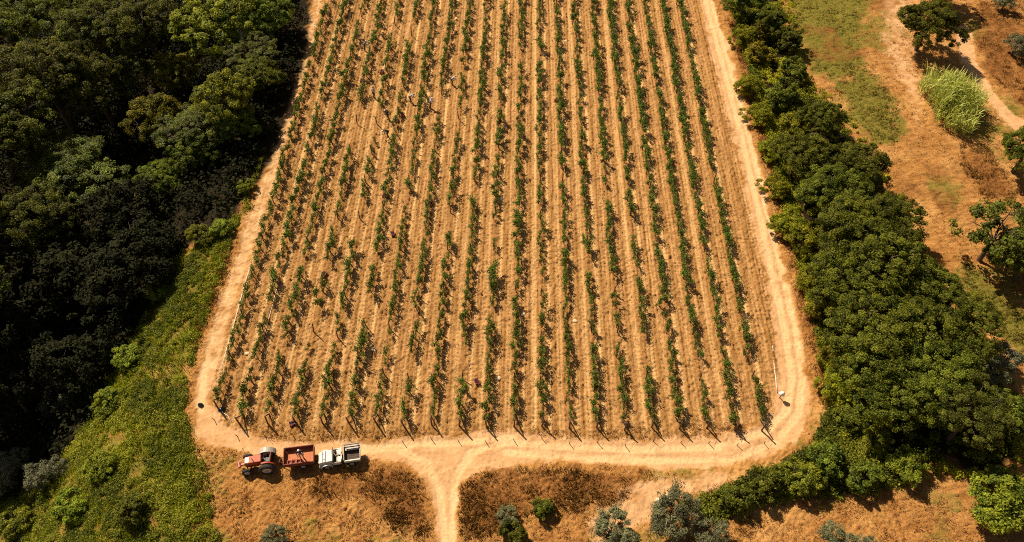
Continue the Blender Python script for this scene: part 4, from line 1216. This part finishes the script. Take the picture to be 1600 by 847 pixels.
# ------------------------------------------------------------------ people
def person_mesh(name, J, mats, hat=True):
    """J: joints. Body grown as one surface from tapered limbs fused by a voxel remesh; faces take the cloth of the nearest limb."""
    mb = MB(); bones = []
    def limb(a, b, ra, rb, cloth, n=10):
        a, b = Vector(a), Vector(b)
        pts = [a.lerp(b, i / 4) for i in range(5)]
        mb.tube(pts, [ra + (rb - ra) * i / 4 for i in range(5)], n)
        mb.ball(a, ra, 10, 7); mb.ball(b, rb, 10, 7)
        bones.append((a, b, cloth, max(ra, rb)))
    pel, chest, neck, head = (Vector(J[k]) for k in ('pelvis', 'chest', 'neck', 'head'))
    limb(pel, pel.lerp(chest, .5), .135, .13, 1); limb(pel.lerp(chest, .5), chest, .13, .15, 0)
    limb(chest, neck, .13, .065, 0); limb(neck, head, .058, .06, 2)
    face = Vector(J['face']).normalized()
    up = (head - neck).normalized()
    mb.ball(head + up * .07, (.082, .082, .115), 16, 12); bones.append((head + up * .02, head + up * .12, 2, .1))
    hc = head + up * .06
    mb.ball(hc + face * .085, .022, 8, 6)                                   # nose
    mb.ball(hc + face * .055 - up * .055, (.04, .04, .035), 8, 6)           # jaw
    side = up.cross(face).normalized()
    for s in (-1, 1):
        mb.ball(hc + side * s * .082, .022, 8, 6)                           # ears
        k = 'lr'[s > 0]
        sh, el, wr = (Vector(J[x + k]) for x in ('sh', 'el', 'wr'))
        limb(chest.lerp(neck, .45), sh, .085, .075, 0); limb(sh, el, .056, .044, 0); limb(el, el.lerp(wr, .25), .044, .042, 0); limb(el.lerp(wr, .25), wr, .040, .028, 2)
        d = (wr - el).normalized()
        q = d.cross(Vector((0, 0, 1)) if abs(d.z) < .9 else Vector((0, 1, 0))).normalized()
        nn = d.cross(q)
        pm = wr + d * .075
        limb(wr, pm, .028, .034, 2)
        for i, (off, ln) in enumerate(((-.032, .062), (-.011, .075), (.011, .07), (.031, .055))):
            b0 = pm + q * off; b1 = b0 + d * ln * .55 + nn * .008; b2 = b1 + d * ln * .35 + nn * .03
            limb(b0, b1, .0105, .0095, 2, 6); limb(b1, b2, .0095, .008, 2, 6)
        t0 = wr + d * .025 - q * .022; t1 = t0 - q * .04 + d * .035 + nn * .015
        limb(t0, t1, .014, .011, 2, 6); limb(t1, t1 + d * .03 + nn * .012, .011, .009, 2, 6)
        hp, kn, an = (Vector(J[x + k]) for x in ('hp', 'kn', 'an'))
        limb(pel, hp, .12, .10, 1); limb(hp, kn, .098, .062, 1); limb(kn, an, .064, .045, 1)
        toe = an + Vector((J['foot'][0], J['foot'][1], 0)).normalized() * .16 - Vector((0, 0, .045))
        limb(an - Vector((0, 0, .04)), toe, .046, .036, 3)
    me0 = mb.mesh(name + '_base', mats)
    tmp = obj(name + '_base', me0)
    r_ = tmp.modifiers.new('fuse', 'REMESH'); r_.mode = 'VOXEL'; r_.voxel_size = .0105
    s_ = tmp.modifiers.new('soft', 'SMOOTH'); s_.iterations = 3; s_.factor = .5
    bpy.context.view_layer.update()
    me = bpy.data.meshes.new_from_object(tmp.evaluated_get(bpy.context.evaluated_depsgraph_get()))
    bpy.data.objects.remove(tmp); bpy.data.meshes.remove(me0)
    me.name = name
    n = len(me.polygons)
    c = np.zeros(n * 3, np.float32); me.polygons.foreach_get('center', c); c = c.reshape(-1, 3)
    best, cloth = np.full(n, 1e9), np.zeros(n, np.int32)
    for a, b, cl_, rr in bones:
        a, b = np.array(a), np.array(b); e = b - a
        t = np.clip(((c - a) @ e) / (e @ e + 1e-9), 0, 1)
        d = np.linalg.norm(c - a - t[:, None] * e, axis=1) / rr
        k = d < best; best[k] = d[k]; cloth[k] = cl_
    me.materials.clear()
    for m_ in mats: me.materials.append(m_)
    me.polygons.foreach_set('material_index', cloth)
    me.polygons.foreach_set('use_smooth', np.ones(n, bool))
    return me, head, up, face
STAND = dict(pelvis=(0, 0, .93), chest=(0.02, 0, 1.28), neck=(.02, 0, 1.47), head=(.05, 0, 1.56), face=(1, 0, -.25), foot=(1, 0),
             shl=(.02, -.19, 1.41), ell=(.05, -.26, 1.13), wrl=(.22, -.24, .93), shr=(.02, .19, 1.41), elr=(.02, .27, 1.13), wrr=(.16, .25, .92),
             hpl=(0, -.10, .90), knl=(.03, -.11, .50), anl=(0, -.12, .09), hpr=(0, .10, .90), knr=(.04, .12, .50), anr=(.02, .13, .09))
REACH = dict(STAND, chest=(.10, 0, 1.26), neck=(.17, 0, 1.44), head=(.22, 0, 1.52), face=(1, 0, -.6), shl=(.15, -.19, 1.38), ell=(.36, -.22, 1.2), wrl=(.56, -.14, 1.12),
             shr=(.15, .19, 1.38), elr=(.36, .23, 1.18), wrr=(.55, .12, 1.05), anr=(-.16, .13, .09), knr=(-.03, .12, .50))
BEND = dict(STAND, pelvis=(-.12, 0, .86), chest=(.20, 0, 1.06), neck=(.37, 0, 1.13), head=(.45, 0, 1.14), face=(.75, 0, -.7), shl=(.32, -.18, 1.07), ell=(.42, -.22, .82), wrl=(.58, -.12, .66),
            shr=(.32, .18, 1.07), elr=(.42, .22, .82), wrr=(.60, .12, .70), hpl=(-.12, -.10, .83), hpr=(-.12, .10, .83), knl=(.04, -.12, .47), knr=(.06, .13, .47), anl=(-.08, -.13, .09), anr=(-.04, .14, .09))

def hat_part(parent, head, up, face, mat, brim):
    mb = MB(); prof = [(.16 if brim else .098, 0.0), (.10, .012), (.096, .05), (.075, .085), (.03, .10)]
    vs_, fs, n = [], [], 20
    q = up.to_track_quat('Z', 'Y')
    c = head + up * .115
    for r_, z in prof:
        for i in range(n):
            a = 6.28318 * i / n
            vs_.append(c + q @ Vector((r_ * math.cos(a), r_ * math.sin(a), z)))
    for i in range(len(prof) - 1):
        for k in range(n): fs.append((i * n + k, i * n + (k + 1) % n, (i + 1) * n + (k + 1) % n, (i + 1) * n + k))
    fs.append(tuple(range((len(prof) - 1) * n, len(prof) * n))); fs.append(tuple(range(n - 1, -1, -1)))
    mb.add(vs_, fs); return mb.build('hat' if brim or mat is M['cap'] else 'hair', mat, parent, smooth=True)

PB = {}
def person(pose, loc, rz, shirt, legs, hatmat, brim, lb, group='grape pickers in the vineyard', s=1.0):
    key = (id(pose), shirt, legs)
    if key not in PB: PB[key] = person_mesh('person_body', pose, [M[shirt], M[legs], M['skin'], M['shoe']])
    me, head, up, face = PB[key]
    e = empty('person', loc, rz, s, lb, 'person', group)
    obj('body', me, e)
    hat_part(e, head, up, face, hatmat, brim)
    return e
person(STAND, on(trailer, .22, -.12, .75), R(-70), 'shirt_d', 'trousers_g', M['cap'], False, 'person in white cap, dark top and pale trousers standing in the rusty trailer', None)
for px, py, pose, rz, sh, lg, hm, br, lb in [
    (642, 160, BEND, 20, 'shirt_w', 'trousers', M['cap'], True, 'person in pale shirt and white hat bending, left of the reaching picker'),
    (673, 170, REACH, 10, 'shirt_w', 'trousers', M['cap'], False, 'person in pale shirt reaching into a vine, right of the bending one with white hat'),
    (607, 188, REACH, -160, 'shirt_d', 'trousers', M['cap'], False, 'person in dark shirt and white cap among the vines, upper of two'),
    (606, 214, BEND, -150, 'shirt_d', 'trousers', M['cap'], True, 'person in dark shirt and white hat bending, lower of two'),
    (585, 154, STAND, 60, 'shirt_w', 'trousers', M['hair'], False, 'bare headed person in pale shirt, leftmost of the picker group'),
    (707, 133, BEND, 30, 'shirt_w', 'trousers', M['cap'], False, 'person in pale shirt bending apart, right of the picker group'),
    (571, 80, REACH, 0, 'shirt_b', 'trousers', M['cap'], False, 'person in blue shirt working highest up the slope of rows'),
]:
    p = hit(px, py)
    person(pose, (p[0], p[1], 0.03), R(rz), sh, lg, hm, br, lb)
